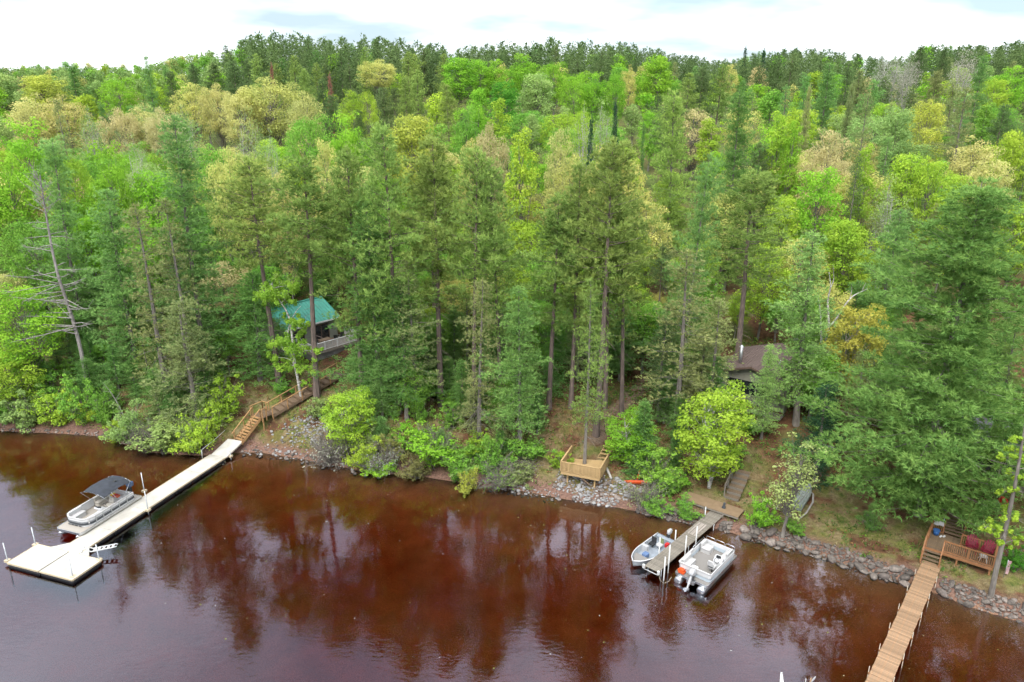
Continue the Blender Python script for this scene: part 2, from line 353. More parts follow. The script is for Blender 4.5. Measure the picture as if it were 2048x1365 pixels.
    def make(s, name, mat, parent=None, smooth=False, **kw):
        return link(name, s.mesh(name, mat, smooth), parent, **kw)
def frame(name, origin, e1, z=0.0):
    return link(name, None, None, (origin[0], origin[1], z), math.atan2(e1[1], e1[0]))
def rrect(x0, x1, y0, y1, r, n=5, corners=(1, 1, 1, 1)):
    pts = []
    for (cx, cyy, a0, on) in ((x1 - r, y1 - r, 0, corners[0]), (x0 + r, y1 - r, 90, corners[1]), (x0 + r, y0 + r, 180, corners[2]), (x1 - r, y0 + r, 270, corners[3])):
        if on:
            for i in range(n + 1):
                a = math.radians(a0 + 90 * i / n); pts.append((cx + r * math.cos(a), cyy + r * math.sin(a)))
        else: pts.append((cx + r * (1 if a0 in (0, 270) else -1), cyy + r * (1 if a0 in (0, 90) else -1)))
    return pts

# ------------------------------------------------------------------ ground and water
def axis(lo, hi, step, far0, far1, g=1.18):
    mid = list(np.arange(lo, hi + .01, step)); a, s = [], step
    x = lo
    while x > far0: s *= g; x -= s; a.append(x)
    b, s, x = [], step, hi
    while x < far1: s *= g; x += s; b.append(x)
    return np.array(a[::-1] + mid + b)
gx = axis(-60, 52, .55, -2600, 2600); gy = axis(34, 100, .55, -500, 2600)
GX, GY = np.meshgrid(gx, gy); gd = shore_d(GX, GY); GZ = terrain(GX, GY, gd)
def seg_mask(pts, w, soft):
    best = np.full(GX.shape, 1e9)
    for a, b in zip(pts[:-1], pts[1:]):
        a = np.array(a[:2]); b = np.array(b[:2]); ab = b - a
        t = np.clip(((GX - a[0]) * ab[0] + (GY - a[1]) * ab[1]) / (ab @ ab), 0, 1)
        best = np.minimum(best, np.hypot(GX - a[0] - t * ab[0], GY - a[1] - t * ab[1]))
    return np.clip((w + soft - best) / soft, 0, 1)
path_pts = [on_ground(*p) for p in ((1192, 880), (1215, 840), (1255, 800), (1300, 755))]
pathm = seg_mask(path_pts, .5, .5)
nz = vnoise(GX / 2.2, GY / 2.2, 7)
beach = np.clip((1.3 + nz * 1.2 - gd) / .6, 0, 1)
bed = np.clip(-gd / .5, 0, 1)
lawn = np.clip(np.interp(gd, [1, 2.5, 9, 14], [.8, 1, .8, .1]) + (nz - .5) * .8, 0, 1)
fern = np.clip((GY - 92) / 20, 0, 1) * (.55 + .45 * nz) + np.clip((gd - 8) / 8, 0, 1) * np.clip((nz - .45) * 3, 0, .7)
ny, nx = GX.shape
ii = (np.arange(ny - 1)[:, None] * nx + np.arange(nx - 1)[None]).ravel()
ground = link('ground', mesh_np('ground', np.stack([GX, GY, GZ], -1), Q=np.stack([ii, ii + 1, ii + nx + 1, ii + nx], -1), mat='ground', smooth=True,
    attrs=dict(path=pathm.ravel(), beach=beach.ravel(), bed=bed.ravel(), lawn=lawn.ravel(), fern=np.clip(fern, 0, 1).ravel())))
tag(ground, kind='structure')
water = MB().box((0, -190, -3.5), (4800, 1400, 7)).make('lake_water', 'lake_water'); tag(water, kind='structure')

# ------------------------------------------------------------------ tree prototypes
UPV = np.array([0, 0, 1.])
def nrm(a): return a / (np.linalg.norm(a, axis=-1, keepdims=True) + 1e-9)
def blades(rng, pos, dr, k, ln, wd, spread, tint):
    """k needle triangles at each position, fanned round a direction"""
    n = len(pos); p = np.repeat(pos, k, 0); d = nrm(np.repeat(nrm(dr), k, 0) + spread * rng.normal(size=(n * k, 3)))
    sd = nrm(np.cross(d, rng.normal(size=(n * k, 3)))); l = ln * rng.uniform(.7, 1.25, (n * k, 1)); w = wd * rng.uniform(.7, 1.3, (n * k, 1))
    V = np.stack([p - sd * w / 2, p + sd * w / 2, p + d * l], 1).reshape(-1, 3)
    t = np.clip(np.repeat(tint, k) + rng.normal(0, .12, n * k), 0, 1)
    return V, np.repeat(t, 3)
def leaves(rng, pos, nr, size, tint):
    n = len(pos); nr = nrm(nr + .55 * rng.normal(size=(n, 3))); a = nrm(np.cross(nr, rng.normal(size=(n, 3)))); b = np.cross(nr, a)
    s = size * rng.uniform(.65, 1.35, (n, 1)); 
    V = np.stack([pos - a * s * .55, pos + b * s * .38, pos + a * s * .55, pos - b * s * .38], 1).reshape(-1, 3)
    return V, np.repeat(np.clip(tint + rng.normal(0, .08, n), 0, 1), 4)
class Proto:
    def __init__(s, trunk, crown, H, W): s.trunk, s.crown, s.H, s.W = trunk, crown, H, W
def tri_mesh(name, VT, mat):
    V = np.vstack([a for a, _ in VT]); t = np.concatenate([b for _, b in VT])
    return mesh_np(name, V, T=np.arange(len(V)).reshape(-1, 3), mat=mat, attrs={'tint': t})
def quad_mesh(name, VT, mat):
    V = np.vstack([a for a, _ in VT]); t = np.concatenate([b for _, b in VT])
    return mesh_np(name, V, Q=np.arange(len(V)).reshape(-1, 4), mat=mat, attrs={'tint': t})
def trunk_line(rng, H, r0, lean=0.0, wob=.12, m=10, top=.02):
    t = np.linspace(0, 1, m); ph = rng.uniform(0, 6.28, 2)
    P = np.stack([wob * np.sin(t * 4 + ph[0]) * t + lean * t, wob * np.sin(t * 3.4 + ph[1]) * t, t * H], 1)
    r = r0 * (1 - t) ** .8 + top; r[0] *= 1.25
    return P, r
def interp3(P, H, z):
    return np.array([np.interp(z, P[:, 2], P[:, 0]), np.interp(z, P[:, 2], P[:, 1]), z])

def conifer(seed, H, cb, R, step, nb, prof, elev, curl, tuft, per_m, flat, k, ln, wd, spread, updir, r0=.24, dead=14, bark='bark_pine', gap=.12, inner=.3, lean=0., sides=7, deadlen=1.6, plume=1.6, thick=.4):
    """whorled conifer. prof(t) branch length share, elev(t) branch elevation in radians, curl upturn at the tip, per_m tufts per metre of branch"""
    rng = np.random.default_rng(seed); tb = MB(); P, r = trunk_line(rng, H, r0, lean); tb.tube(P, r, sides)
    pos, drs, tin = [], [], []; z = cb * H; ga = rng.uniform(0, 6); ph1, ph2 = rng.uniform(0, 6.28, 2)
    while z < H * .985:
        t = (z - cb * H) / (H * (1 - cb)); whorl = rng.uniform(.7, 1.18)
        for b in range(nb + rng.integers(-1, 2)):
            ga += 2.4 + rng.normal(0, .35)
            if rng.random() < gap * (1 - t): continue
            ln_b = R * prof(t) * whorl * rng.uniform(.55, 1.18) * (1 + .22 * math.sin(ga + ph1 + 5 * t) + .12 * math.sin(2 * ga + ph2))
            if ln_b < .15: continue
            e = elev(t) + rng.normal(0, .12); h = np.array([math.cos(ga), math.sin(ga), 0.])
            s = np.linspace(0, 1, 6); base = interp3(P, H, z + rng.normal(0, step * .22))
            C = base + ln_b * (s[:, None] * h * math.cos(e)) + np.outer(ln_b * (s * math.sin(e) + curl * s ** 2.2), UPV)
            tb.tube(C, np.linspace(.012 + .009 * min(ln_b, 3.5), .006, 6), 3, False)
            npl = max(1, int(plume * ln_b * rng.uniform(.8, 1.2) + .5)); sp = inner + (1 - inner) * (np.arange(npl) + rng.random(npl)) / npl; side = np.cross(h, UPV)
            sp[-1] = 1.0
            pc = np.stack([np.interp(sp, s, C[:, i]) for i in range(3)], 1); lat = rng.normal(0, 1, npl) * flat * ln_b * np.sin(np.pi * np.clip(sp, .15, .97)); lat[-1] *= .2
            pc = pc + lat[:, None] * side + np.abs(lat)[:, None] * h * -.2 + rng.normal(0, .05, (npl, 1)) * UPV
            nt = npl * per_m; ci = np.repeat(np.arange(npl), per_m); psz = tuft * rng.uniform(.75, 1.25, npl)[ci]
            off = rng.normal(0, 1, (nt, 3)) * psz[:, None]
            c = pc[ci] + off[:, :1] * h + off[:, 1:2] * side + off[:, 2:] * UPV * thick
            pos.append(c); drs.append(updir * UPV + (1 - updir) * (h + side * (np.sign(lat)[ci] * .4)[:, None]) + off @ np.stack([h, side, UPV]) / tuft * .35)
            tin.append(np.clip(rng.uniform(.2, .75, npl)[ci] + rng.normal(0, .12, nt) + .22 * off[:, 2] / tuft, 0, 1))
        z += step * rng.uniform(.8, 1.2) * (1 - .35 * t)
    top = interp3(P, H, H)[None] + rng.normal(0, .12, (8, 3)); pos.append(top); drs.append(np.tile(UPV, (8, 1)) + rng.normal(0, .3, (8, 3))); tin.append(rng.uniform(.4, .9, 8))
    for _ in range(dead):
        zb = rng.uniform(.12, cb + .15) * H; a = rng.uniform(0, 6.28); l = rng.uniform(.4, deadlen); s = np.linspace(0, 1, 4)
        h = np.array([math.cos(a), math.sin(a), 0]); C = interp3(P, H, zb) + l * s[:, None] * h + np.outer(l * (-.12 * s - .3 * s ** 2), UPV)
        tb.tube(C, [.024, .018, .012, .006], 3, False)
    pos = np.vstack(pos); drs = np.vstack(drs); tin = np.concatenate(tin)
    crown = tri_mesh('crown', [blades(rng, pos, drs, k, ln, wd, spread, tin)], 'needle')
    return Proto(tb.mesh('trunk', bark), crown, H, 2 * R)
E_ = math.radians
def red_pine(seed, cb=.38, R=3.2, n=9, dead=14, H=24.):
    return conifer(seed, H, cb, R, .66, 5, lambda t: (.66 + .5 * min(t / .25, 1)) * (1 - t ** 2.1) * .9 + .12, lambda t: E_(-10 + 50 * t), .16, .23, n, .28, 8, .36, .06, .45, .62, dead=dead, gap=.28, inner=.3, plume=1.55, thick=.8)
def white_pine(seed, cb=.10, R=4.4, n=11, H=24., lean=0., k=7, wd=.062):
    def prof(t): return (.8 + .3 * min(t / .2, 1)) * (1 - t) ** .75 * (1 + .2 * math.sin(t * 17 + seed)) * .95 + .07
    return conifer(seed, H, cb, R, .95, 6, prof, lambda t: E_(-8 + 42 * t * t), .20, .34, n, .24, k, .36, wd, .5, .4, r0=.28, dead=6, bark='bark_grey', gap=.16 if R < 6 else .05, inner=.12, lean=lean, plume=1.75, thick=.34)
def shade_pine(seed, cb=.2, R=3.0, H=20., n=8):
    return conifer(seed, H, cb, R, .78, 5, lambda t: (.85 + .2 * math.sin(9 * t + seed)) * (1 - t) ** .7 * .95 + .10, lambda t: E_(-20 + 48 * t), .10, .28, n, .24, 7, .28, .055, .55, .5, r0=.2, dead=26, bark='bark_grey', gap=.28, inner=.3, deadlen=2.4, plume=1.7, thick=.5)
def spruce(seed, R=2.0, H=15., n=8, cb=.03):
    return conifer(seed, H, cb, R, .45, 7, lambda t: (1 - t) ** .95 * .98 + .04, lambda t: E_(-24 + 42 * t), .12, .20, n, .16, 5, .26, .065, .5, .2, r0=.18, dead=2, bark='bark_grey', gap=.06, inner=.1, plume=2.4, thick=.4)
def larch(seed, R=2.9, H=17.):
    return conifer(seed, H, .14, R, .66, 6, lambda t: (1 - t) ** .75 * (1 + .2 * math.sin(t * 15)) + .05, lambda t: E_(-10 + 40 * t), .12, .26, 9, .14, 7, .24, .05, .8, .05, r0=.2, dead=6, bark='bark_grey', gap=.2, inner=.1, plume=2.3, thick=.6)

def broadleaf(seed, H=16., R=4.2, zc=.62, rz=.38, nclump=90, rc=1.05, nleaf=9000, size=.24, bark='bark_grey', r0=.2, stems=1, spread=.0, twig=0, shell=.45, fork=.3, upright=.3):
    """crown of leaf clumps carried by limbs that leave the trunk; twig adds bare twigs"""
    rng = np.random.default_rng(seed); tb = MB()
    c = nrm(rng.normal(size=(nclump * 3, 3))) * (shell + (1 - shell) * rng.random((nclump * 3, 1)) ** .6)
    lob = 1 + .22 * np.sin(3 * np.arctan2(c[:, 1], c[:, 0]) + seed)[:, None] * np.array([1, 1, .4])
    c = c * lob * np.array([R - rc * .5, R - rc * .5, H * rz - rc * .4]) + np.array([0, 0, H * zc]); c = c[c[:, 2] > H * .1]
    keep = [0]
    for i in range(1, len(c)):
        if len(keep) >= nclump: break
        if np.min(np.linalg.norm((c[keep] - c[i]) / np.array([1, 1, .8]), axis=1)) > rc * .72: keep.append(i)
    c = c[keep]; rcs = rc * rng.uniform(.6, 1.25, len(c))
    lines = []
    for s in range(stems):
        a = 6.28 * s / stems + rng.uniform(0, 1); off = np.array([math.cos(a), math.sin(a), 0]) * spread
        t = np.linspace(0, 1, 9); Pm = off[None] * (.15 + t[:, None] * 1.6) + np.stack([.14 * np.sin(t * 5 + s + seed), .14 * np.cos(t * 4 + s), t * H * .86], 1) * np.array([t * 0 + 1, t * 0 + 1, t * 0 + 1]).T
        tb.tube(Pm, (r0 * (1 - t) ** .8 + .02) * (1.25 - .25 * np.minimum(t * 6, 1)), 7); lines.append(Pm)
    for i, cc_ in enumerate(c):
        Pm = lines[i % stems] if stems > 1 else lines[0]
        zb = np.clip(cc_[2] - rng.uniform(.18, .36) * H * (.5 + np.linalg.norm(cc_[:2]) / R), H * fork * .7, H * .84)
        b = interp3(Pm, H, zb); s = np.linspace(0, 1, 5); mid = (b + cc_) / 2 + np.array([0, 0, -upright * .5]) + rng.normal(0, .12, 3)
        C = ((1 - s) ** 2)[:, None] * b + (2 * s * (1 - s))[:, None] * mid + (s ** 2)[:, None] * cc_
        tb.tube(C, np.linspace(.05, .012, 5) * (r0 / .2) ** .5, 3, False)
        for _ in range(twig):
            d = nrm(rng.normal(size=3) + UPV * .5 + (cc_ - np.array([0, 0, H * zc])) * .25) * rcs[i] * rng.uniform(.7, 1.3); q = C[rng.integers(2, 5)]
            tb.tube([q, q + d * .5 + rng.normal(0, .06, 3), q + d], [.014, .010, .004], 3, False)
    per = rng.multinomial(nleaf, rcs ** 2 / np.sum(rcs ** 2)); VT = []
    ci = np.repeat(np.arange(len(c)), per); n = len(ci); u = nrm(rng.normal(size=(n, 3)) + np.array([0, 0, .35])); rr = rcs[ci, None] * (.35 + .68 * rng.random((n, 1)) ** .5)
    p = c[ci] + u * rr * np.array([1.1, 1.1, .72]); base_t = rng.uniform(.18, .82, len(c))[ci]
    VT.append(leaves(rng, p, u + UPV * .5, size, base_t))
    return Proto(tb.mesh('trunk', bark), quad_mesh('crown', VT, 'leaf'), H, 2 * R)
def bush(seed, H=3., R=1.7, nleaf=4200, size=.13, twig=2, bark='bark_grey', nclump=60, rc=.42, zc=.5, rz=.52):
    """many arching stems from one foot, leaves in loose ragged sprays along them"""
    rng = np.random.default_rng(seed); tb = MB(); VT = []; ns = 15 + twig * 2; per = nleaf // ns
    for i in range(ns):
        a = rng.uniform(0, 6.28); reach = R * rng.uniform(.25, 1.0); hh = H * rng.uniform(.5, 1.02) * (1 - .35 * (reach / R) ** 2); bend = rng.uniform(.0, .35) * H * (reach / R)
        s = np.linspace(0, 1, 7); h = np.array([math.cos(a), math.sin(a), 0]); off = rng.normal(0, .14, 3) * np.array([1, 1, 0])
        C = off + np.outer(reach * s ** 1.3, h) + np.outer(hh * s - bend * s ** 3, UPV) + rng.normal(0, .05, (7, 3)) * s[:, None]
        tb.tube(C, np.linspace(.03, .006, 7), 4, False)
        k = rng.integers(5, 9); ss = rng.uniform(.22, 1.0, k); ss[0] = 1.0; c = np.stack([np.interp(ss, s, C[:, j]) for j in range(3)], 1) + rng.normal(0, .16, (k, 3)); rr = rc * rng.uniform(.45, 1.1, k)
        for q in range(k):
            e = c[q] + nrm(rng.normal(size=3) + h * .6) * rr[q]; tb.tube([C[rng.integers(2, 7)], c[q], e], [.012, .008, .003], 3, False)
            for _ in range(twig // 4): 
                e = c[q] + nrm(rng.normal(size=3) + UPV * .3) * rr[q] * 1.6; tb.tube([c[q], (c[q] + e) / 2 + rng.normal(0, .04, 3), e], [.009, .006, .003], 3, False)
        ci = rng.integers(0, k, per); u = nrm(rng.normal(size=(per, 3)))
        VT.append(leaves(rng, c[ci] + u * rr[ci, None] * rng.random((per, 1)) ** .6 * np.array([1, 1, .7]), u + UPV * .6, size, (rng.uniform(.15, .85) * .6 + rng.uniform(.1, .9, k) * .4)[ci]))
    return Proto(tb.mesh('trunk', bark), quad_mesh('crown', VT, 'leaf'), H, 2 * R)

PR = {
 'red': [red_pine(1), red_pine(2, .32, 3.4), red_pine(3, .46, 3.0), red_pine(4, .28, 3.3, 8, 22), red_pine(5, .42, 2.9, 10), red_pine(6, .58, 3.3, 10, 22), red_pine(7, .52, 3.5, 9, 20)],
 'white': [white_pine(11), white_pine(12, .16, 4.0), white_pine(13, .05, 4.8), white_pine(14, .22, 3.8)],
 'bigwhite': [white_pine(15, .06, 7.0, 17, 27., k=8, wd=.06)],
 'shade': [shade_pine(21), shade_pine(22, .12, 2.6, 18.), shade_pine(23, .28, 3.2)],
 'spruce': [spruce(31), spruce(32, 2.4, 16.), spruce(33, 1.5, 13.)],
 'hemlock': [shade_pine(36, .04, 2.8, 14., 12)],
 'larch': [larch(41)],
 'broad': [broadleaf(51), broadleaf(52, 17, 4.6, .6, .40, 110, 1.1, 10500), broadleaf(53, 15, 3.6, .62, .37, 80, 1.0, 8500), broadleaf(54, 16, 5.0, .66, .32, 110, 1.1, 10500, shell=.6)],
 'oval': [broadleaf(56, 18, 3.0, .6, .40, 80, .95, 8500), broadleaf(57, 18, 2.6, .58, .42, 70, .9, 8000)],
 'bud': [broadleaf(61, 16, 4.4, .64, .36, 100, 1.1, 9500, .22, twig=2, shell=.6), broadleaf(62, 16, 3.6, .64, .36, 80, 1.1, 8000, .21, twig=2), broadleaf(63, 15, 5.0, .68, .3, 110, 1.05, 11000, .22, twig=1, shell=.7)],
 'pale': [broadleaf(66, 17, 3.0, .66, .34, 70, 1.1, 3600, .17, 'bark_birch', .12, 3, .7, twig=7), broadleaf(67, 17, 2.6, .66, .34, 60, 1.1, 3000, .17, 'bark_birch', .12, 2, .6, twig=7)],
 'bush': [bush(71), bush(72, 3.2, 2.0, 5200), bush(73, 2.6, 1.9, 4200), bush(74, 3.6, 1.6, 4200), bush(75, 3.0, 2.2, 4600)],
 'brush': [bush(76, 2.2, 1.9, 700, .10, 14), bush(77, 2.4, 2.1, 1200, .11, 12)],
 'maple': [broadleaf(81, 9, 2.6, .54, .46, 110, .6, 11500, .16, 'bark_birch', .09, 2, .35, twig=1, shell=.3)],
 'youngbud': [broadleaf(83, 10, 1.9, .58, .42, 60, .5, 2000, .16, 'bark_grey', .10, 1, 0, twig=4, shell=.2)],
}
def far_pine(seed, per=5, k=4, plume=1.5, ln=.55, wd=.16):
    return conifer(seed, 18., .06, 3.6, 1.1, 5, lambda t: (.7 + .4 * min(t / .3, 1)) * (1 - t ** 2.4) * .9 + .10, lambda t: E_(-5 + 45 * t), .15, .36, per, .3, k, ln, wd, .55, .6, dead=0, gap=.15, inner=.1, sides=4, plume=plume, thick=.7)
PR['farpine'] = [far_pine(91), far_pine(92), far_pine(93)]
PR['farbroad'] = [broadleaf(95, 15, 3.6, .6, .4, 50, 1.3, 2600, .42), broadleaf(96, 15, 3.2, .6, .4, 45, 1.3, 2300, .42)]
PR['farbud'] = [broadleaf(97, 15, 3.6, .62, .38, 50, 1.3, 2400, .36, twig=1)]

# leaf colours: albedo of the foliage itself
CO = dict(RP=(.25, .365, .09), RPd=(.145, .22, .08), WP=(.20, .375, .105), WPl=(.27, .41, .095), WPd=(.16, .32, .08), SP=(.05, .115, .055), HE=(.285, .345, .13), LA=(.28, .45, .13),
          G=(.225, .45, .045), G2=(.19, .385, .06), YG=(.32, .48, .055), Y=(.42, .47, .085), YT=(.50, .51, .15), TAN=(.49, .49, .17), ORG=(.49, .44, .20), PALE=(.29, .42, .13), GREY=(.38, .40, .30), DG=(.09, .28, .035), RED=(.32, .16, .11), GOLD=(.46, .46, .09), BI=(.27, .46, .06))
CWORD = dict(RP='olive green', RPd='dark green', WP='blue-green', WPl='light green', WPd='deep green', SP='very dark', HE='dull olive', LA='pale feathery green', G='bright green', G2='mid green', YG='yellow-green', Y='lemon yellow', YT='straw yellow',
             TAN='tan', ORG='orange-tan', PALE='pale green', GREY='whitish grey budding', DG='deep green', RED='rusty red dead', GOLD='golden yellow')
KWORD = dict(red='red pine', white='white pine', bigwhite='white pine', shade='thin-crowned pine', spruce='spruce', hemlock='hemlock', larch='larch', broad='broadleaf tree', oval='narrow broadleaf tree', bud='broadleaf tree', pale='white-stemmed tree', bush='shrub', brush='brush', maple='maple', youngbud='young tree', farpine='pine', farbroad='broadleaf tree', farbud='budding tree')
KNAME = dict(red='red_pine', white='white_pine', bigwhite='white_pine', shade='shade_pine', spruce='spruce', hemlock='hemlock', larch='larch', broad='broadleaf_tree', oval='narrow_broadleaf_tree', bud='budding_tree', pale='aspen_tree', bush='shrub', brush='brush_shrub', maple='maple_tree', youngbud='young_tree', farpine='ridge_pine', farbroad='hillside_tree', farbud='budding_tree')  # the oval kind is any narrow-crowned broadleaf tree, species left open
RNG = random.Random(5)
TREES = []     # (x_px, y_px_top, D, crown_px, crown_height_px) for the visibility checks
def make_tree(kind, base, height, color, width=None, label=None, group=None, rot=None, tilt=(0, 0), variant=None, name=None):
    ps = PR[kind]; p = ps[variant % len(ps)] if variant is not None else RNG.choice(ps)
    sz = height / p.H; sx = (width / p.W) if width else sz * RNG.uniform(.85, 1.25)
    root = link(name or KNAME[kind], None, None, base, scale=(sx, sx, sz))
    tilt = (tilt[0] + RNG.gauss(0, .02), tilt[1] + RNG.gauss(0, .02)); root.rotation_mode = 'XYZ'; root.rotation_euler = (tilt[0], tilt[1], rot if rot is not None else RNG.uniform(0, 6.28))
    link('trunk', p.trunk, root)
    c = link('crown', p.crown, root); k = RNG.uniform(.9, 1.12); kr = RNG.uniform(.93, 1.08)
    col = CO[color] if isinstance(color, str) else color
    c.color = (min(1, col[0] * k * kr), min(1, col[1] * k), min(1, col[2] * k), 1)
    cat = 'shrub' if kind in ('bush', 'brush') else 'tree'
    tag(root, label, cat, group)
    root['_k'] = kind; root['_c'] = color if isinstance(color, str) else ''
    return root
def T(kind, x, y, D, color, wpx=None, label=None, variant=None, group=None, maxh=30):
    """a tree whose top shows at pixel (x, y) when it stands D metres out"""
    top = at_dist(x, y, D); g = tz(top.x, D); h = top.z - g
    if h < 1.2: return None
    dep = project(top)[2]; w = wpx * dep / FPX if wpx else None
    o = make_tree(kind, (top.x, D, g - .1), min(h + .1, maxh), color, w, label, group, variant=variant)
    ps = PR[kind][0]; wp = wpx or ps.W * (h / ps.H) * FPX / dep
    TREES.append((x, y, D, wp, min(h, wp / FPX * dep * 1.2) * FPX / dep, o)); return o
def Bt(kind, bx, by, ytop, color, wpx=None, label=None, variant=None, group=None, tilt=(0, 0)):
    """a tree whose foot shows at pixel (bx, by) on the ground and whose top reaches row ytop"""
    b = on_ground(bx, by); D = b.y; top = at_dist(bx, ytop, D); h = top.z - b.z; dep = project(b)[2]
    w = wpx * dep / FPX if wpx else None
    o = make_tree(kind, (b.x, b.y, b.z - .1), h + .1, color, w, label, group, variant=variant, tilt=tilt)
    ps = PR[kind][0]; xt = project((b.x, b.y, b.z + h))[0]; wp = wpx or ps.W * (h / ps.H) * FPX / dep
    TREES.append((xt, ytop, D, wp, h * .5 * FPX / dep, o)); return o

# --- trees along the shore, one by one
SG = 'tall trees along the shore'
T('white', 88, 283, 82, 'WP', 150, 'blue-green white pine top behind the bare grey snag', 0, SG)
T('white', 212, 383, 76, 'WP', 170, 'broad white pine with soft layered boughs just beside the grey snag', 2, SG)
T('white', 340, 236, 73, 'WP', 190, 'tallest white pine on the shore, narrow top, uphill of the dull pines', 1, SG)
Bt('shade', 335, 800, 412, 'HE', 150, 'dull green pine with grey trunk showing, beside the tallest white pine', 0, SG)
Bt('shade', 392, 800, 405, 'HE', 120, 'narrow dull pine with lumpy crown directly beside the first dull pine', 1, SG)
Bt('hemlock', 395, 845, 610, 'HE', 150, 'drooping dull hemlock overhanging shore bushes beside timber stairs', 0, SG)
T('white', 496, 548, 74, 'WPd', 170, 'deep green white pine standing directly above the timber stair landing', 2, SG)
Bt('red', 560, 778, 322, 'RP', 160, 'red pine with bare trunk in front of the green metal roof, beside the birch', 5, SG, (0, -.03))
Bt('red', 634, 795, 322, 'RP', 165, 'red pine with long bare trunk crossing the middle of the green roof', 5, SG, (0, -.03))
T('white', 738, 408, 68, 'WPd', 190, 'dark full white pine reaching the ground beside the cabin deck', 2, SG)
T('red', 690, 300, 70, 'RP', 160, 'red pine crown rising behind the dark full white pine', 1, SG)
T('red', 768, 262, 67, 'RP', 175, 'red pine with the highest tufted top above the dark full white pine', 3, SG)
Bt('shade', 838, 835, 520, 'HE', 130, 'pale thin pine with many bare lower branches between dark white pine and bushes', 2, SG)
T('red', 865, 283, 68, 'RP', 160, 'tufted red pine next to the highest one, above the central bushes', 4, SG)
T('red', 938, 298, 66, 'RP', 150, 'red pine of the central cluster with bare leaning trunk', 6, SG)
Bt('red', 870, 705, 330, 'RP', 130, 'red pine with a straight dark trunk showing deep in the central stand', 5, SG)
T('red', 1000, 330, 67, 'RP', 140, 'red pine just left of the gap full of bright understorey', 1, SG)
Bt('shade', 958, 890, 560, 'HE', 130, 'thin pine with splayed dead branches rising from the central shore bushes', 0, SG)
Bt('white', 1040, 915, 575, (.25, .42, .11), 130, 'fresh green white pine with pale clumps and grey trunk above the shore path', 3, SG)
T('red', 1105, 395, 66, 'RP', 130, 'lower red pine behind the fresh green white pine', 4, SG)
T('red', 1155, 335, 66, 'RP', 130, 'red pine half hidden behind the pine above the new deck', 0, SG)
Bt('red', 1192, 872, 283, 'RP', 175, 'tall red pine with straight trunk standing right behind the new timber deck', 6, SG)
T('red', 1232, 305, 67, 'RP', 140, 'red pine whose top touches the straw yellow crown behind it', 1, SG)
Bt('red', 1243, 830, 400, 'RP', 120, 'slim red pine beside the dirt trail', 5, SG)
Bt('shade', 1348, 885, 505, 'HE', 190, 'wide thin pine with a drooping bare tip of dead branches above the shrubs', 2, SG)
T('white', 1393, 318, 70, 'WP', 130, 'blue-green pointed white pine behind the thin wide pine', 0, SG)
Bt('red', 1470, 760, 345, 'RP', 180, 'red pine with dark trunk in front of the brown-roofed house gable', 6, SG)
Bt('larch', 1592, 850, 470, 'LA', 165, 'feathery pale larch in front of the brown roof', 0, SG)
Bt('hemlock', 1630, 962, 775, 'SP', 110, 'dark hemlock standing over the upturned boat', 0, SG)
Bt('bigwhite', 1838, 1030, 365, (.17, .32, .078), 440, 'huge white pine filling the shore beside the cedar deck', 0, SG)
Bt('white', 2075, 1010, 330, 'WP', 260, 'white pine cut by the picture edge above the grey cabin', 1, SG)
Bt('maple', 1418, 978, 765, 'YG', 150, 'bright yellow-green maple on twin pale stems above the plywood platform', 0)
Bt('youngbud', 1570, 1078, 862, (.36, .44, .15), 110, 'pale budding young tree on a grey stem at the stone edge', 0)
Bt('maple', 1690, 800, 600, 'GOLD', 120, 'small golden-leaved tree in front of the dead white birch', 0)
T('broad', 22, 560, 74, 'G', 150, 'bright green tree at the picture edge below the grey snag', 1)
T('broad', 8, 700, 71, 'YG', 120, 'low yellow-green tree on the shore at the picture edge', 0)
T('white', 1790, 420, 76, 'WP', 120, 'white pine behind the huge shore pine on its uphill side', 3, SG)
T('larch', 1545, 690, 62, 'LA', 80, 'small pale larch in front of the brown house wall', 0)
T('shade', 1436, 605, 63, 'HE', 125, 'thin pine close to the brown house on its trail side', 1)
T('broad', 1640, 700, 64, 'G2', 110, 'green tree beside the brown house under the dead birch', 2)
T('spruce', 640, 560, 92, 'WPd', 90, 'deep green spruce right behind the green-roofed cabin', 1)
T('shade', 1330, 640, 66, 'RPd', 110, 'low dark pine at the foot of the wide thin pine', 1)
T('spruce', 1290, 800, 58, 'WPd', 90, 'low deep green spruce behind the shrubs next to the new deck', 1)
T('white', 800, 560, 66, 'WPd', 130, 'lower dark white pine with boughs down to the shore bushes', 1)
T('white', 722, 690, 72, 'WP', 110, 'young blue-green white pine beside the cabin deck', 3)

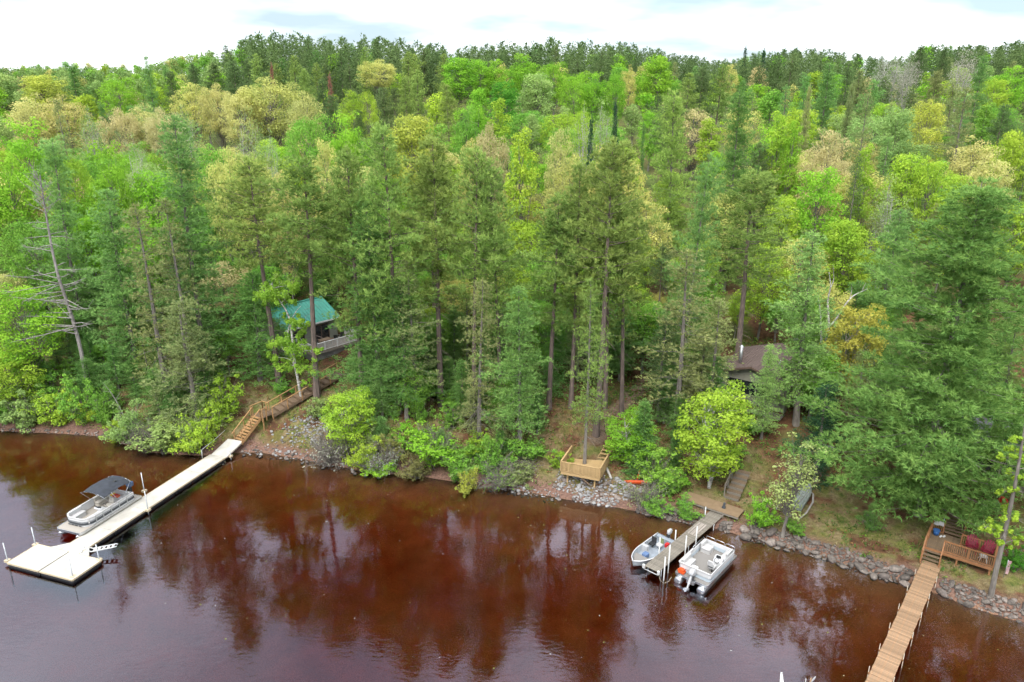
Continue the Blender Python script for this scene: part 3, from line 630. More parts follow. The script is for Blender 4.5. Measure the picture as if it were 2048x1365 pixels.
# --- shrubs along the water
THICKET = []
BG = 'shrubs along the water edge'
for i, (kind, bx, by, yt, col, w, lab) in enumerate([
    ('bush', 330, 905, 850, 'PALE', 120, 'pale green shrub leaning over the water, next to the big bright one'),
    ('bush', 400, 905, 822, 'YG', 110, 'big bright yellow-green shrub hanging over the water beside the long dock'),
    ('bush', 265, 885, 800, 'PALE', 100, 'grey-green shrub at the end of the red gravel beach'),
    ('bush', 455, 830, 735, 'YG', 110, 'round yellow-green shrub against the timber stair landing'),
    ('bush', 170, 845, 740, 'G2', 110, 'green shrub at the foot of the grey snag'),
    ('bush', 120, 850, 755, 'YG', 90, 'yellowish shrub beside the foot of the grey snag'),
    ('bush', 60, 850, 760, 'PALE', 110, 'pale shrub above the red gravel beach'),
    ('bush', 10, 850, 770, 'G2', 90, 'green shrub above the beach at the picture edge'),
    ('bush', 215, 850, 770, 'G2', 80, 'small green shrub between grey snag and dull hemlock'),
    ('maple', 700, 905, 775, 'YG', 110, 'tall bright lime shrub on the bare bank next to the rock patch'),
    ('bush', 735, 940, 870, 'YG', 90, 'lime shrub drooping into the water below the tall lime shrub'),
    ('brush', 660, 925, 862, 'GREY', 120, 'grey leafless brush below the rock patch'),
    ('brush', 770, 940, 885, 'GREY', 100, 'grey leafless brush between the lime shrub and the green shrubs'),
    ('bush', 795, 925, 855, (.26, .26, .08), 90, 'dull yellow shrub in the middle of the shore thicket'),
    ('bush', 865, 935, 835, 'G', 120, 'large green shrub in the middle of the shore thicket'),
    ('bush', 915, 945, 880, 'G2', 90, 'green shrub behind the round yellow-green one in the water'),
    ('bush', 835, 958, 905, (.24, .25, .09), 80, 'olive shrub drooping low over the water'),
    ('bush', 935, 990, 930, 'Y', 66, 'round lemon-green shrub standing out in the water'),
    ('bush', 985, 950, 855, 'G2', 110, 'loose green shrub beside the fresh green white pine'),
    ('brush', 1000, 975, 915, 'G2', 100, 'half-bare shrub with grey stems at the water edge'),
    ('maple', 1255, 930, 822, 'G', 110, 'tall green shrub right beside the new timber deck'),
    ('bush', 1310, 975, 895, (.22, .40, .06), 110, 'light green shrub with the orange kayak under it'),
    ('bush', 1350, 985, 935, 'G', 70, 'small vivid shrub beside the plywood platform'),
    ('brush', 1290, 1012, 960, 'PALE', 90, 'grassy grey brush below the orange kayak'),
    ('bush', 1520, 1055, 985, 'G', 75, 'vivid green shrub on the stones beside the grey dock'),
    ('bush', 1590, 1070, 1030, 'G2', 50, 'small shrub at the foot of the pale budding tree'),
    ('bush', 1660, 760, 690, 'GOLD', 100, 'golden shrub below the dead white birch'),
    ('bush', 1740, 1060, 1010, 'WPd', 60, 'low dark shrub under the huge white pine'),
    ('bush', 2030, 1140, 1090, 'DG', 80, 'dark green shrub on the lawn behind the grey birch'),
    ('bush', 560, 790, 752, 'G2', 60, 'low green shrub between bare pine trunk and stairs'),
    ('bush', 640, 835, 795, 'PALE', 60, 'low pale shrub at the foot of the bare red pine trunk'),
    ('bush', 1120, 935, 905, 'YG', 60, 'little shrub beside the new deck on its open side'),
    ('bush', 1450, 930, 880, 'G2', 90, 'low green shrub behind the yellow-green maple'),
    ('bush', 1490, 870, 830, 'G2', 90, 'shrub below the deck of the brown-roofed house')]):
    Bt(kind, bx, by, yt, col, w, lab, None, BG)

for i, (x0, x1, n_, pal) in enumerate(((-20, 235, 15, ['G2', 'PALE', 'YG', 'G2']), (240, 440, 10, ['PALE', 'YG', 'G2', 'HE']), (690, 1065, 20, ['G2', 'YG', 'PALE', 'HE', 'G']), (1300, 1375, 3, ['G', 'PALE', 'G2']))):
    for j in range(n_):
        bx = x0 + (x1 - x0) * (j + RNG.random()) / n_; ysh = float(np.interp(bx, [p[0] for p in SHPX], [p[1] for p in SHPX])); by = ysh - RNG.uniform(2 if i else 22, 60)
        o = Bt('brush' if RNG.random() < .25 else 'bush', bx, by, by - RNG.uniform(26, 62), RNG.choice(pal), RNG.uniform(55, 100), None, None, BG)
        TREES.pop(); THICKET.append((bx, by, 70, o))
# --- crowns that stand out in the forest behind
for a in [
    ('broad', 80, 145, 205, 'Y', 95), ('white', 140, 130, 212, 'WPd', 52), ('broad', 230, 147, 190, 'G', 75), ('white', 292, 114, 190, 'WP', 46), ('red', 340, 144, 185, 'RPd', 42), ('red', 385, 130, 200, 'RPd', 44), ('red', 425, 128, 205, 'RPd', 44), ('red', 465, 124, 205, 'RPd', 46),
    ('bud', 55, 188, 150, 'TAN', 100), ('bud', 125, 190, 150, 'TAN', 100), ('bud', 380, 160, 175, 'YT', 85), ('bud', 432, 166, 170, 'TAN', 70), ('shade', 118, 204, 118, 'HE', 55), ('bud', 235, 214, 142, 'ORG', 85), ('bud', 285, 208, 145, 'TAN', 90), ('bud', 325, 214, 140, 'ORG', 80),
    ('broad', 40, 228, 108, 'G', 130), ('broad', 10, 300, 96, 'G', 130), ('broad', 205, 275, 93, 'G', 110), ('broad', 130, 290, 95, 'YG', 90), ('pale', 165, 218, 125, 'PALE', 70), ('pale', 372, 214, 130, 'PALE', 70), ('pale', 482, 222, 118, 'PALE', 70), ('pale', 262, 270, 108, 'PALE', 60), ('pale', 530, 262, 106, 'PALE', 60),
    ('bud', 535, 154, 165, 'YT', 150), ('bud', 480, 175, 160, 'TAN', 90), ('bud', 600, 185, 150, 'TAN', 80), ('bud', 455, 292, 92, 'YT', 100), ('bud', 500, 310, 90, 'YT', 100), ('bud', 560, 330, 88, 'TAN', 70), ('broad', 420, 275, 98, 'G2', 110),
    ('bud', 755, 118, 255, 'YT', 78), ('spruce', 538, 128, 225, 'RED', 18), ('spruce', 656, 147, 190, 'RED', 19), ('bud', 700, 174, 165, 'YG', 56), ('bud', 735, 178, 165, 'YG', 50), ('broad', 620, 218, 122, 'G2', 115), ('broad', 685, 216, 120, 'G', 100), ('broad', 820, 218, 116, 'Y', 125), ('bud', 650, 268, 96, 'YT', 75), ('bud', 985, 244, 106, 'ORG', 80), ('bud', 935, 266, 100, 'YT', 55),
    ('broad', 1005, 155, 185, 'DG', 66), ('broad', 915, 110, 235, 'G', 75), ('broad', 960, 112, 238, 'G', 65), ('broad', 992, 116, 240, 'G', 60), ('oval', 955, 196, 135, 'G', 60), ('oval', 990, 198, 135, 'YG', 60), ('broad', 930, 205, 130, 'G2', 60),
    ('broad', 1046, 104, 235, 'G', 66), ('broad', 1108, 117, 225, 'G', 66), ('broad', 1080, 140, 195, 'PALE', 78), ('broad', 1150, 140, 195, 'G', 60), ('broad', 1190, 140, 195, 'G', 60), ('broad', 1230, 142, 195, 'G', 62), ('bud', 1262, 131, 215, 'YT', 36), ('broad', 1312, 105, 225, 'G', 78), ('spruce', 1178, 230, 112, 'SP', 22), ('spruce', 1238, 200, 125, 'SP', 27), ('spruce', 1286, 247, 112, 'WPd', 20),
    ('bud', 1140, 300, 95, 'YT', 95), ('bud', 1212, 283, 96, 'YT', 120), ('bud', 1272, 305, 95, 'YT', 80), ('bud', 1122, 248, 105, 'TAN', 70), ('oval', 1045, 258, 94, 'YG', 75), ('pale', 1170, 208, 128, 'YG', 70), ('pale', 1205, 203, 130, 'PALE', 60),
    ('white', 1356, 188, 99, 'WPl', 135), ('white', 1485, 180, 97, 'WPd', 130), ('red', 1400, 138, 165, 'RPd', 60), ('red', 1440, 134, 170, 'RP', 60), ('red', 1375, 150, 160, 'RP', 55), ('bud', 1460, 125, 235, 'YT', 44),
    ('spruce', 1492, 93, 290, 'SP', 16), ('spruce', 1530, 98, 285, 'SP', 18), ('pale', 1790, 103, 235, 'GREY', 66), ('pale', 1822, 112, 225, 'GREY', 50), ('pale', 1930, 106, 235, 'GREY', 60), ('red', 1848, 92, 250, 'RPd', 40), ('red', 1888, 98, 245, 'RPd', 40), ('white', 1966, 113, 180, 'WP', 56), ('white', 1660, 128, 180, 'WP', 70), ('white', 1615, 150, 170, 'WP', 55),
    ('spruce', 1616, 170, 138, 'HE', 34), ('spruce', 1702, 165, 140, 'HE', 38), ('broad', 1856, 188, 132, 'Y', 85), ('broad', 1800, 205, 125, 'PALE', 80), ('bud', 1655, 250, 106, 'ORG', 95), ('broad', 1652, 320, 92, 'G', 130), ('oval', 1560, 224, 112, 'YG', 62), ('oval', 1590, 235, 110, 'G', 50), ('bud', 1992, 298, 96, 'TAN', 90), ('broad', 1815, 295, 96, 'YG', 90), ('broad', 1870, 300, 94, 'YG', 85), ('broad', 2025, 128, 215, 'G', 80), ('broad', 1990, 150, 205, 'YG', 70), ('shade', 1736, 190, 118, 'HE', 70), ('shade', 1940, 178, 118, 'HE', 110), ('oval', 1745, 290, 95, 'YG', 55), ('shade', 1720, 310, 94, 'RPd', 60), ('broad', 1700, 430, 84, 'YG', 110), ('broad', 1760, 470, 80, 'YG', 100), ('pale', 1790, 360, 88, 'PALE', 80), ('broad', 1920, 330, 90, 'YG', 90), ('broad', 2030, 250, 105, 'YG', 90),
    # understorey seen between the pine trunks
    ('broad', 1060, 430, 92, 'YG', 110), ('broad', 985, 455, 94, 'G', 100), ('broad', 900, 440, 96, 'YG', 100), ('broad', 820, 450, 96, 'G2', 100), ('bud', 1300, 395, 92, 'YT', 120), ('broad', 1260, 450, 90, 'YG', 110), ('broad', 1150, 470, 92, 'G2', 110), ('broad', 1400, 470, 86, 'YG', 110), ('broad', 1540, 480, 82, 'YG', 100), ('broad', 1560, 380, 90, 'YG', 90), ('broad', 1450, 380, 95, 'YT', 90), ('broad', 560, 440, 92, 'G2', 90), ('broad', 700, 470, 94, 'G2', 100), ('broad', 300, 330, 95, 'G', 110), ('broad', 150, 420, 88, 'G', 120), ('broad', 60, 420, 86, 'G2', 120), ('broad', 270, 440, 90, 'G', 110), ('broad', 420, 400, 94, 'G2', 110), ('oval', 480, 430, 92, 'G2', 70)]:
    T(*a)

# --- the rest of the forest, row behind row
SKX = [-100, 0, 300, 340, 440, 460, 620, 800, 880, 930, 1000, 1100, 1250, 1330, 1460, 1520, 1600, 1700, 1780, 1850, 1950, 2048, 2150]
SKY_ = [130, 131, 132, 114, 96, 68, 70, 80, 92, 100, 88, 80, 92, 108, 126, 104, 98, 112, 122, 94, 96, 82, 80]
PROTECT = [(560, 700, 590, 86), (1430, 1600, 690, 66)]     # keep the cabins in view: x range, top row, distance
def pick(x, y, D):
    r = RNG.random()
    if D > 275:
        if x < 430: return ('farbroad', RNG.choice(['G2', 'PALE', 'YG', 'TAN']))
        if 430 < x < 1480 or x > 1500: return ('farpine', RNG.choice(['RPd', 'RPd', 'WPd'])) if r < .88 else ('farbroad', 'G')
        return ('farbroad', RNG.choice(['G2', 'PALE', 'YG', 'TAN'])) if r < .7 else ('farbud', 'GREY') if r < .85 else ('farpine', 'WPd')
    far = D > 190
    def b(c, k='broad'): return ({'broad': 'farbroad', 'oval': 'farbroad', 'bud': 'farbud', 'pale': 'farbud'}.get(k, k) if far and k in ('broad', 'oval', 'bud', 'pale') else k, c)
    if x < 450:
        return b(RNG.choice(['G', 'G', 'G2', 'YG', 'PALE'])) if r < .55 else b(RNG.choice(['TAN', 'YT', 'ORG']), 'bud') if r < .8 else b('PALE', 'pale') if r < .9 else ('white', 'WP')
    if x < 900 and y < 235:
        if x > 760 and y > 150 and r < .3: return b('YG')
        return ('farpine' if far else 'red', RNG.choice(['RPd', 'RP'])) if r < .93 else b('YG', 'bud')
    if x < 900: return b(RNG.choice(['G', 'G2', 'YG'])) if r < .6 else b(RNG.choice(['YT', 'TAN']), 'bud') if r < .85 else ('red', 'RP')
    if x < 1340:
        return b(RNG.choice(['G', 'G', 'YG', 'G2', 'PALE']), RNG.choice(['broad', 'oval'])) if r < .78 else b('YT', 'bud') if r < .86 else ('red' if not far else 'farpine', 'RPd')
    if r < .38: return ('farpine' if far else RNG.choice(['red', 'shade', 'spruce', 'white']), RNG.choice(['RPd', 'WP', 'HE']))
    return b(RNG.choice(['G', 'YG', 'YG', 'PALE', 'G2']), RNG.choice(['broad', 'oval'])) if r < .84 else b(RNG.choice(['TAN', 'ORG', 'YT']), 'bud')
AUTO = []
HANDS = list(TREES)
for D, spc in ((84, 7.5), (92, 8), (101, 8), (112, 8), (124, 8.5), (138, 8.5), (154, 9), (172, 9), (192, 9.5), (214, 9.5), (238, 9.5), (263, 9), (290, 7), (318, 6.5), (345, 7)):
    half = D * .73 + 12; X = -half
    while X < half:
        xx = X + RNG.uniform(-.3, .3) * spc; dd = D + RNG.uniform(-.35, .35) * spc; X += spc * RNG.uniform(.8, 1.2)
        g = tz(xx, dd); px, py, dep = project((xx, dd, g + 16))
        kind, colr = pick(px, py, dd)
        h = {'red': 20, 'white': 20, 'shade': 17, 'spruce': 15, 'broad': 15, 'oval': 16, 'bud': 15, 'pale': 15, 'farpine': 16, 'farbroad': 13.5, 'farbud': 13}[kind] * RNG.uniform(.82, 1.15)
        if D < 90: h *= .72
        sky_y = np.interp(px, SKX, SKY_) + RNG.uniform(-6, 14)
        if dd < 300: sky_y += 8
        for _ in range(12):
            py = project((xx, dd, g + h))[1]
            if py < sky_y: h *= .94
            else: break
        wp = PR[kind][0].W * (h / PR[kind][0].H) * FPX / dep; bad = False
        for (hx, hy, hd, hw, hh, _o) in HANDS:
            if abs(px - hx) < (hw + wp) * .36 and dd < hd + 4:
                lim = hy + hh * .62
                if abs(dd - hd) < 3.5 and abs(px - hx) < hw * .3: bad = True
                while project((xx, dd, g + h))[1] < lim and h > 4: h *= .93
        for (x0, x1, y0, hd) in PROTECT:
            if x0 < px < x1 and dd < hd: bad = True
        if bad or h < 4.5: continue
        o = make_tree(kind, (xx, dd, g - .1), h, colr); AUTO.append((px, project((xx, dd, g + h))[1], dd, o))

# --- young trees under the pines
CLEAR = [(465, 725, 690, 940), (555, 730, 600, 760), (1125, 1310, 765, 1010), (1360, 2100, 880, 1300), (1430, 1600, 690, 890)]
def roof_hit(px, yt, D):
    return (560 < px < 710 and D < 86 and yt < 725) or (1430 < px < 1600 and D < 67 and yt < 850) or (1135 < px < 1235 and D < 62)
UNDER = []
yy = 50.0
while yy < 100:
    xx = -62.0
    while xx < 50:
        x = xx + RNG.uniform(-1.4, 1.4); y = yy + RNG.uniform(-1.4, 1.4); xx += 3.1
        d = float(shore_d(np.array([x]), np.array([y]))[0])
        if not 4.5 < d < 34 or abs(x) > y * .76: continue
        g = tz(x, y); bx, by, dep = project((x, y, g))
        if any(a < bx < b and c < by < e for a, b, c, e in CLEAR): continue
        if RNG.random() < .12: continue
        r = RNG.random(); h = RNG.uniform(4, 9.5) * (1 if d > 9 else .75)
        if by > 720 or bx < 480:
            kind, colr = ('white', 'WPd') if r < .34 else ('white', 'WP') if r < .5 else ('hemlock', 'HE') if r < .68 else ('shade', 'RP') if r < .8 else ('broad', 'G2')
        else:
            kind, colr = ('broad', 'YG') if r < .3 else ('broad', 'G2') if r < .6 else ('white', 'WPd') if r < .75 else ('bud', 'YT') if r < .83 else ('shade', 'RP')
        if roof_hit(bx, project((x, y, g + h))[1], y): continue
        o = make_tree(kind, (x, y, g - .1), h, colr, h * RNG.uniform(.48, .66)); UNDER.append((bx, project((x, y, g + h))[1], y, o))
    yy += 3.1

yy = 48.0
while yy < 84:
    xx = -58.0
    while xx < 16:
        x = xx + RNG.uniform(-1.1, 1.1); y = yy + RNG.uniform(-1.1, 1.1); xx += 2.7
        d = float(shore_d(np.array([x]), np.array([y]))[0])
        if not 2.6 < d < 10: continue
        g = tz(x, y); bx, by, dep = project((x, y, g))
        if not (-40 < bx < 455 or 725 < bx < 1075) or RNG.random() < .15: continue
        r = RNG.random(); h = RNG.uniform(2.6, 5.5)
        kind, colr = ('white', 'WPd') if r < .35 else ('hemlock', 'HE') if r < .55 else ('bush', 'G2') if r < .8 else ('white', 'WP')
        o = make_tree(kind, (x, y, g - .1), h if kind != 'bush' else h * .6, colr, h * RNG.uniform(.6, .85)); UNDER.append((bx, project((x, y, g + h))[1], y, o))
    yy += 2.4
# --- the wood goes on past both edges of the picture
for sg in (-1, 1):
    yy = 44.0
    while yy < 118:
        xx = yy * .80 + (8 if sg > 0 else 4)
        while xx < yy * .80 + (30 if yy < 90 else 18):
            x = sg * (xx + RNG.uniform(-2, 2)); y = yy + RNG.uniform(-2, 2); xx += 7
            d = float(shore_d(np.array([x]), np.array([y]))[0])
            if d < 4: continue
            r = RNG.random(); kind, colr = ('white', 'WP') if r < .3 else ('red', 'RP') if r < .45 else ('broad', 'G') if r < .7 else ('broad', 'YG') if r < .88 else ('shade', 'HE'); h = RNG.uniform(9, 18); g = tz(x, y)
            o = make_tree(kind, (x, y, g - .1), h, colr); UNDER.append((project((x, y, g))[0], 0, y, o))
        yy += 6
# --- the pine wood on the ridge, one mass behind the pines that can be told apart
far = [far_pine(95 + i, 2, 3, .9, .75, .3) for i in range(2)]
fv = []
for p in far:
    me = p.crown; a = np.empty(len(me.vertices) * 3, np.float32); me.vertices.foreach_get('co', a); fv.append(a.reshape(-1, 3))
VS, TS = [], []; rg = np.random.default_rng(3)
for D, hs in ((270, .45), (282, 1), (290, .5), (298, 1), (306, 1), (316, .5), (325, 1), (333, 1), (343, .55), (352, 1), (362, .7)):
    X = -D * .34
    while X < D * .8:
        x = X + rg.uniform(-1.5, 1.5); y = D + rg.uniform(-3, 3); X += rg.uniform(3.6, 7.2); g = tz(x, y); h = rg.uniform(13, 22) * hs
        px = project((x, y, g))[0]; lim = np.interp(px, SKX, SKY_) + rg.gamma(2, 5.0) - 7
        if px < 445: continue
        while project((x, y, g + h))[1] < lim and h > 5: h *= .95
        if h < 4: continue
        a = rg.uniform(0, 6.28); c, s_ = math.cos(a), math.sin(a); V = fv[rg.integers(2)]; k = h / 18.; w = max(k, .6) * rg.uniform(.9, 1.7)
        VS.append(np.stack([(V[:, 0] * c - V[:, 1] * s_) * w + x, (V[:, 0] * s_ + V[:, 1] * c) * w + y, V[:, 2] * k + g], 1)); TS.append(np.full(len(V), rg.uniform(.2, .8)))
V = np.vstack(VS); o = link('ridge_pine_forest', mesh_np('ridge_pine_forest', V, T=np.arange(len(V)).reshape(-1, 3), mat='needle', attrs={'tint': np.concatenate(TS)}))
o.color = (*CO['RPd'], 1); tag(o, 'dark pine wood massed along the ridge under the sky', 'forest', kind='stuff')
fb = broadleaf(98, 13, 3.8, .58, .42, 40, 1.5, 700, .7).crown; a = np.empty(len(fb.vertices) * 3, np.float32); fb.vertices.foreach_get('co', a); fbv = a.reshape(-1, 3)
VS, TS = [], []
for D in (236, 262, 285, 305, 330, 350):
    X = -D * .8
    while X < -D * .36:
        x = X + rg.uniform(-2, 2); y = D + rg.uniform(-4, 4); X += 6.0; g = tz(x, y); h = rg.uniform(9, 13)
        px = project((x, y, g))[0]; lim = np.interp(px, SKX, SKY_) + rg.uniform(1, 8)
        while project((x, y, g + h))[1] < lim and h > 3: h *= .95
        if h < 3.2: continue
        a = rg.uniform(0, 6.28); c, s_ = math.cos(a), math.sin(a); k = h / 13.; w = rg.uniform(.75, 1.1)
        VS.append(np.stack([(fbv[:, 0] * c - fbv[:, 1] * s_) * w + x, (fbv[:, 0] * s_ + fbv[:, 1] * c) * w + y, fbv[:, 2] * k + g], 1)); TS.append(np.full(len(fbv), rg.uniform(.1, .9)))
V2 = np.vstack(VS); o = link('ridge_broadleaf_forest', mesh_np('ridge_broadleaf_forest', V2, Q=np.arange(len(V2)).reshape(-1, 4), mat='leaf', attrs={'tint': np.concatenate(TS)}))
o.color = (.20, .31, .09, 1); tag(o, 'light green broadleaf wood closing the skyline above the long dock', 'forest', kind='stuff')
print('counts', len(TREES), len(AUTO), len(UNDER), 'ridge tris', len(V) // 3, 'proto tris', {k: [len(p.crown.polygons) for p in v] for k, v in PR.items()})

# ------------------------------------------------------------------ helpers for built things
def loc_of(fr, p):
    m = Matrix.Translation(fr.location) @ Matrix.Rotation(fr.rotation_euler.z, 4, 'Z')
    return m.inverted() @ Vector((p[0], p[1], p[2] if len(p) > 2 else fr.location.z))
_shared = {}
def shared_box(size, mat, name):
    k = (tuple(round(v, 3) for v in size), mat, name)
    if k not in _shared: _shared[k] = MB().box((0, 0, 0), size).mesh(name, mat)
    return _shared[k]
def piece(name, parent, c, size, mat, rot=None):
    return link(name, shared_box(size, mat, name), parent, c, rot=rot)
def bar(name, parent, a, b, w, h, mat): return MB().beam(a, b, w, h).make(name, mat, parent)
def pipe(name, parent, pts, r, mat, n=8): return MB().tube(pts, r, n).make(name, mat, parent, True)
def railing(parent, a, b, h, mat, post=.09, nposts=None, bal=0.13, rail_h=.05, rail_w=.09, low=.1, posts=True, ends=(True, True), bal_w=.035, balmat=None):
    """posts, top rail, bottom rail and balusters between two floor points"""
    a = Vector(a); b = Vector(b); d = b - a; ln = Vector((d.x, d.y, 0)).length; ang = math.atan2(d.y, d.x); up = Vector((0, 0, h))
    nposts = nposts or max(1, round(ln / 1.8))
    if posts:
        for i in range(nposts + 1):
            if (i == 0 and not ends[0]) or (i == nposts and not ends[1]): continue
            p = a + d * i / nposts; link('post', shared_box((post, post, h + .06), mat, 'post'), parent, p + up / 2 + Vector((0, 0, .03)), rotz=ang)
    bar('top_rail', parent, a + up, b + up, rail_w, rail_h, mat)
    if bal:
        bar('bottom_rail', parent, a + Vector((0, 0, low)), b + Vector((0, 0, low)), .045, .07, mat)
        n = int(ln / bal)
        for i in range(1, n):
            p = a + d * i / n; link('baluster', shared_box((bal_w, bal_w, h - low - .05), balmat or mat, 'baluster'), parent, p + Vector((0, 0, (h + low) / 2)), rotz=ang)

# ------------------------------------------------------------------ long floating dock
DK = frame('floating_dock', (-34.25, 46.2), (.318, .948)); tag(DK, 'long pale floating dock with black floats and a wide end platform', 'dock')
ZD = .36
def dock_section(x0, x1, y0, y1):
    b = MB(); g = .012
    b.prism(rrect(x0 + g, x1 - g, y0 + g, y1 - g, .06, 2), ZD - .10, ZD)
    s = b.make('deck_section', 'dock_plastic', DK)
    t = MB()
    for (a, c) in (((x0, y0), (x1, y0)), ((x0, y1), (x1, y1))): t.beam((*a, ZD - .05), (*c, ZD - .05), .06, .13)
    if abs(y1 - y0) > 2.5:
        for xx in (x0, x1): t.beam((xx, y0 + .05, ZD - .052), (xx, y1 - .05, ZD - .052), .06, .125)
    t.make('edge_trim', 'dock_trim', s)
    f = MB(); f.box(((x0 + x1) / 2, (y0 + y1) / 2, .02), (x1 - x0 - .08, y1 - y0 - .12, .48))
    nn = int((x1 - x0) / .8)
    for i in range(nn):
        for yy in (y0 + .05, y1 - .05): f.box((x0 + (i + .5) * (x1 - x0) / nn, yy, .08), (.14, .07, .30))
    f.make('float', 'black_rubber', s)
dock_section(-1.27, 1.27, -3.2, 0); dock_section(-1.27, 1.27, 0, 3.2)
xs = np.linspace(1.27, 17.9, 6)
for i in range(5): dock_section(xs[i], xs[i + 1], -.92, .92)
for sgn in (1, -1):
    MB().prism([(1.28, .93 * sgn), (1.28, 1.95 * sgn), (2.25, .93 * sgn)] if sgn > 0 else [(1.28, -.93), (2.25, -.93), (1.28, -1.95)], ZD - .1, ZD - .004).make('gusset', 'dock_plastic', DK)
rb = MB(); rb.box((0, 0, 0), (2.6, 1.75, .07), Matrix.Rotation(-.2, 3, 'Y')); rb.make('gangway', 'dock_plastic', DK, loc=(19.15, -.12, .62))
for yy in (-1.02, .78): bar('gangway_edge', DK, (17.9, yy, .33), (20.4, yy, .84), .05, .12, 'timber_pale')
for p, hgt in (((-37.06, 48.42), 1.5), ((-37.86, 46.35), 1.5), ((-31.85, 44.4), 1.45), ((-31.05, 46.45), 1.3), ((-30.72, 53.45), 1.75), ((-32.55, 56.6), 1.75), ((-27.35, 63.2), .9)):
    q = loc_of(DK, (*p, 0)); po = pipe('pile_post', DK, [(q.x, q.y, -2), (q.x, q.y, ZD + hgt)], .045, 'galvanised')
    MB().box((q.x, q.y, ZD - .05), (.34, .34, .17)).make('pile_bracket', 'dock_trim', po)
for zz_ in (.55, .95): pipe('hand_rope', DK, [(16.9, .98, ZD + zz_ * .1), (17.0, .98, ZD + zz_), (18.6, .95, ZD + .2 + zz_), (20.3, .9, .95 + zz_)] if zz_ > .6 else [(16.9, .98, ZD), (16.9, .98, ZD + .98)], .022, 'pvc_white')
ld = link('swim_ladder', None, DK, loc_of(DK, (-32.3, 47.25, ZD + .12)), rot=(0, -.10, math.atan2(.5, 2.1) - math.atan2(.948, .318)))
for yy in (-.22, .22): pipe('ladder_rail', ld, [(-.35, yy, .1), (-.2, yy, .38), (0, yy, .42), (.12, yy, .2), (.3, yy, .06), (1.0, yy, .05), (1.95, yy, .04), (2.1, yy * .6, .04)], .045, 'pvc_white')
for i in range(5): piece('ladder_rung', ld, (.5 + i * .33, 0, .06), (.17, .42, .05), 'pvc_white')

# ------------------------------------------------------------------ pontoon boats
def seat(parent, name, c, size, mat, back=None, rotz=0):
    s = link(name, None, parent, c, rotz); w, d, h = size
    b = MB(); b.prism(rrect(-w / 2, w / 2, -d / 2, d / 2, .08, 3), 0, h * .62); b.make('seat_base', mat, s)
    q = MB(); q.loft([[(x, y, z) for x, y in rrect(-w / 2 + i, w / 2 - i, -d / 2 + i, d / 2 - i, .09, 3)] for i, z in ((0.0, h * .64), (0, h * .92), (.05, h))], True, True); q.make('cushion', mat, s, True)
    if back:
        side, bh = back; k = MB()
        if side in ('y+', 'y-'):
            yy = (d / 2 - .07) * (1 if side == 'y+' else -1); k.prism(rrect(-w / 2, w / 2, yy - .08, yy + .08, .06, 3), h * .7, h + bh)
        else:
            xx = (w / 2 - .07) * (1 if side == 'x+' else -1); k.prism(rrect(xx - .08, xx + .08, -d / 2, d / 2, .06, 3), h * .7, h + bh)
        k.make('seat_back', mat, s)
    return s
def helm_chair(parent, c, mat, rotz):
    s = link('helm_chair', None, parent, c, rotz)
    MB().tube([(0, 0, 0), (0, 0, .4)], .06, 8).make('pedestal', 'black_plastic', s)
    MB().prism(rrect(-.25, .25, -.25, .25, .1, 4), .4, .54).make('cushion', mat, s)
    b = MB(); b.loft([[(x - z * .12, y, .5 + z) for x, y in rrect(-.30, -.18, -.25 + i, .25 - i, .05, 2)] for z, i in ((0, .02), (.35, 0), (.55, .07))], True, True); b.make('seat_back', mat, s)
def tubes(parent, L, W, r, zc):
    for s in (-1, 1):
        y = s * (W / 2 - r - .02); prof = [(-L / 2, .55), (-L / 2 + .05, .9), (-L / 2 + .2, 1), (L / 2 - .9, 1), (L / 2 - .45, .82), (L / 2 - .15, .45), (L / 2, .08)]
        rings = [[(x, y + r * k * math.cos(a), zc + r * k * math.sin(a) + (1 - k) * r * .55 * (x > 0)) for a in np.linspace(0, 2 * math.pi, 13)[:-1]] for x, k in prof]
        b = MB(); b.loft(rings, True, True); b.make('pontoon_tube', 'aluminium', parent, True)
def outboard(parent, c, cowl, tilt=0.0):
    o = link('outboard_motor', None, parent, c, rot=(0, tilt, 0))
    k = MB(); k.loft([[(x - .12, y, z) for x, y in rrect(-.3 * s_, .3 * s_, -.19 * s_, .19 * s_, .12 * s_, 4)] for z, s_ in ((.42, .7), (.5, 1), (.72, 1), (.86, .85), (.92, .5))], True, True); k.make('cowling', cowl, o, True)
    k = MB(); k.box((-.1, 0, .12), (.2, .14, .62)); k.box((-.12, 0, -.35), (.17, .09, .5)); k.box((-.2, 0, -.52), (.45, .2, .03)); k.tube([(-.42, 0, -.62), (-.3, 0, -.62), (.12, 0, -.62), (.22, 0, -.62)], [.05, .075, .075, .02], 8); k.make('leg', cowl if cowl == 'cowl_white' else 'black_plastic', o)
    k = MB()
    for a in range(3): k.box((-.45, .09 * math.cos(a * 2.09), -.62 + .09 * math.sin(a * 2.09)), (.03, .09, .15), Matrix.Rotation(a * 2.09, 3, 'X'))
    k.make('propeller', 'aluminium', o); MB().box((.06, 0, .3), (.2, .3, .26)).make('bracket', 'black_plastic', o)
    return o

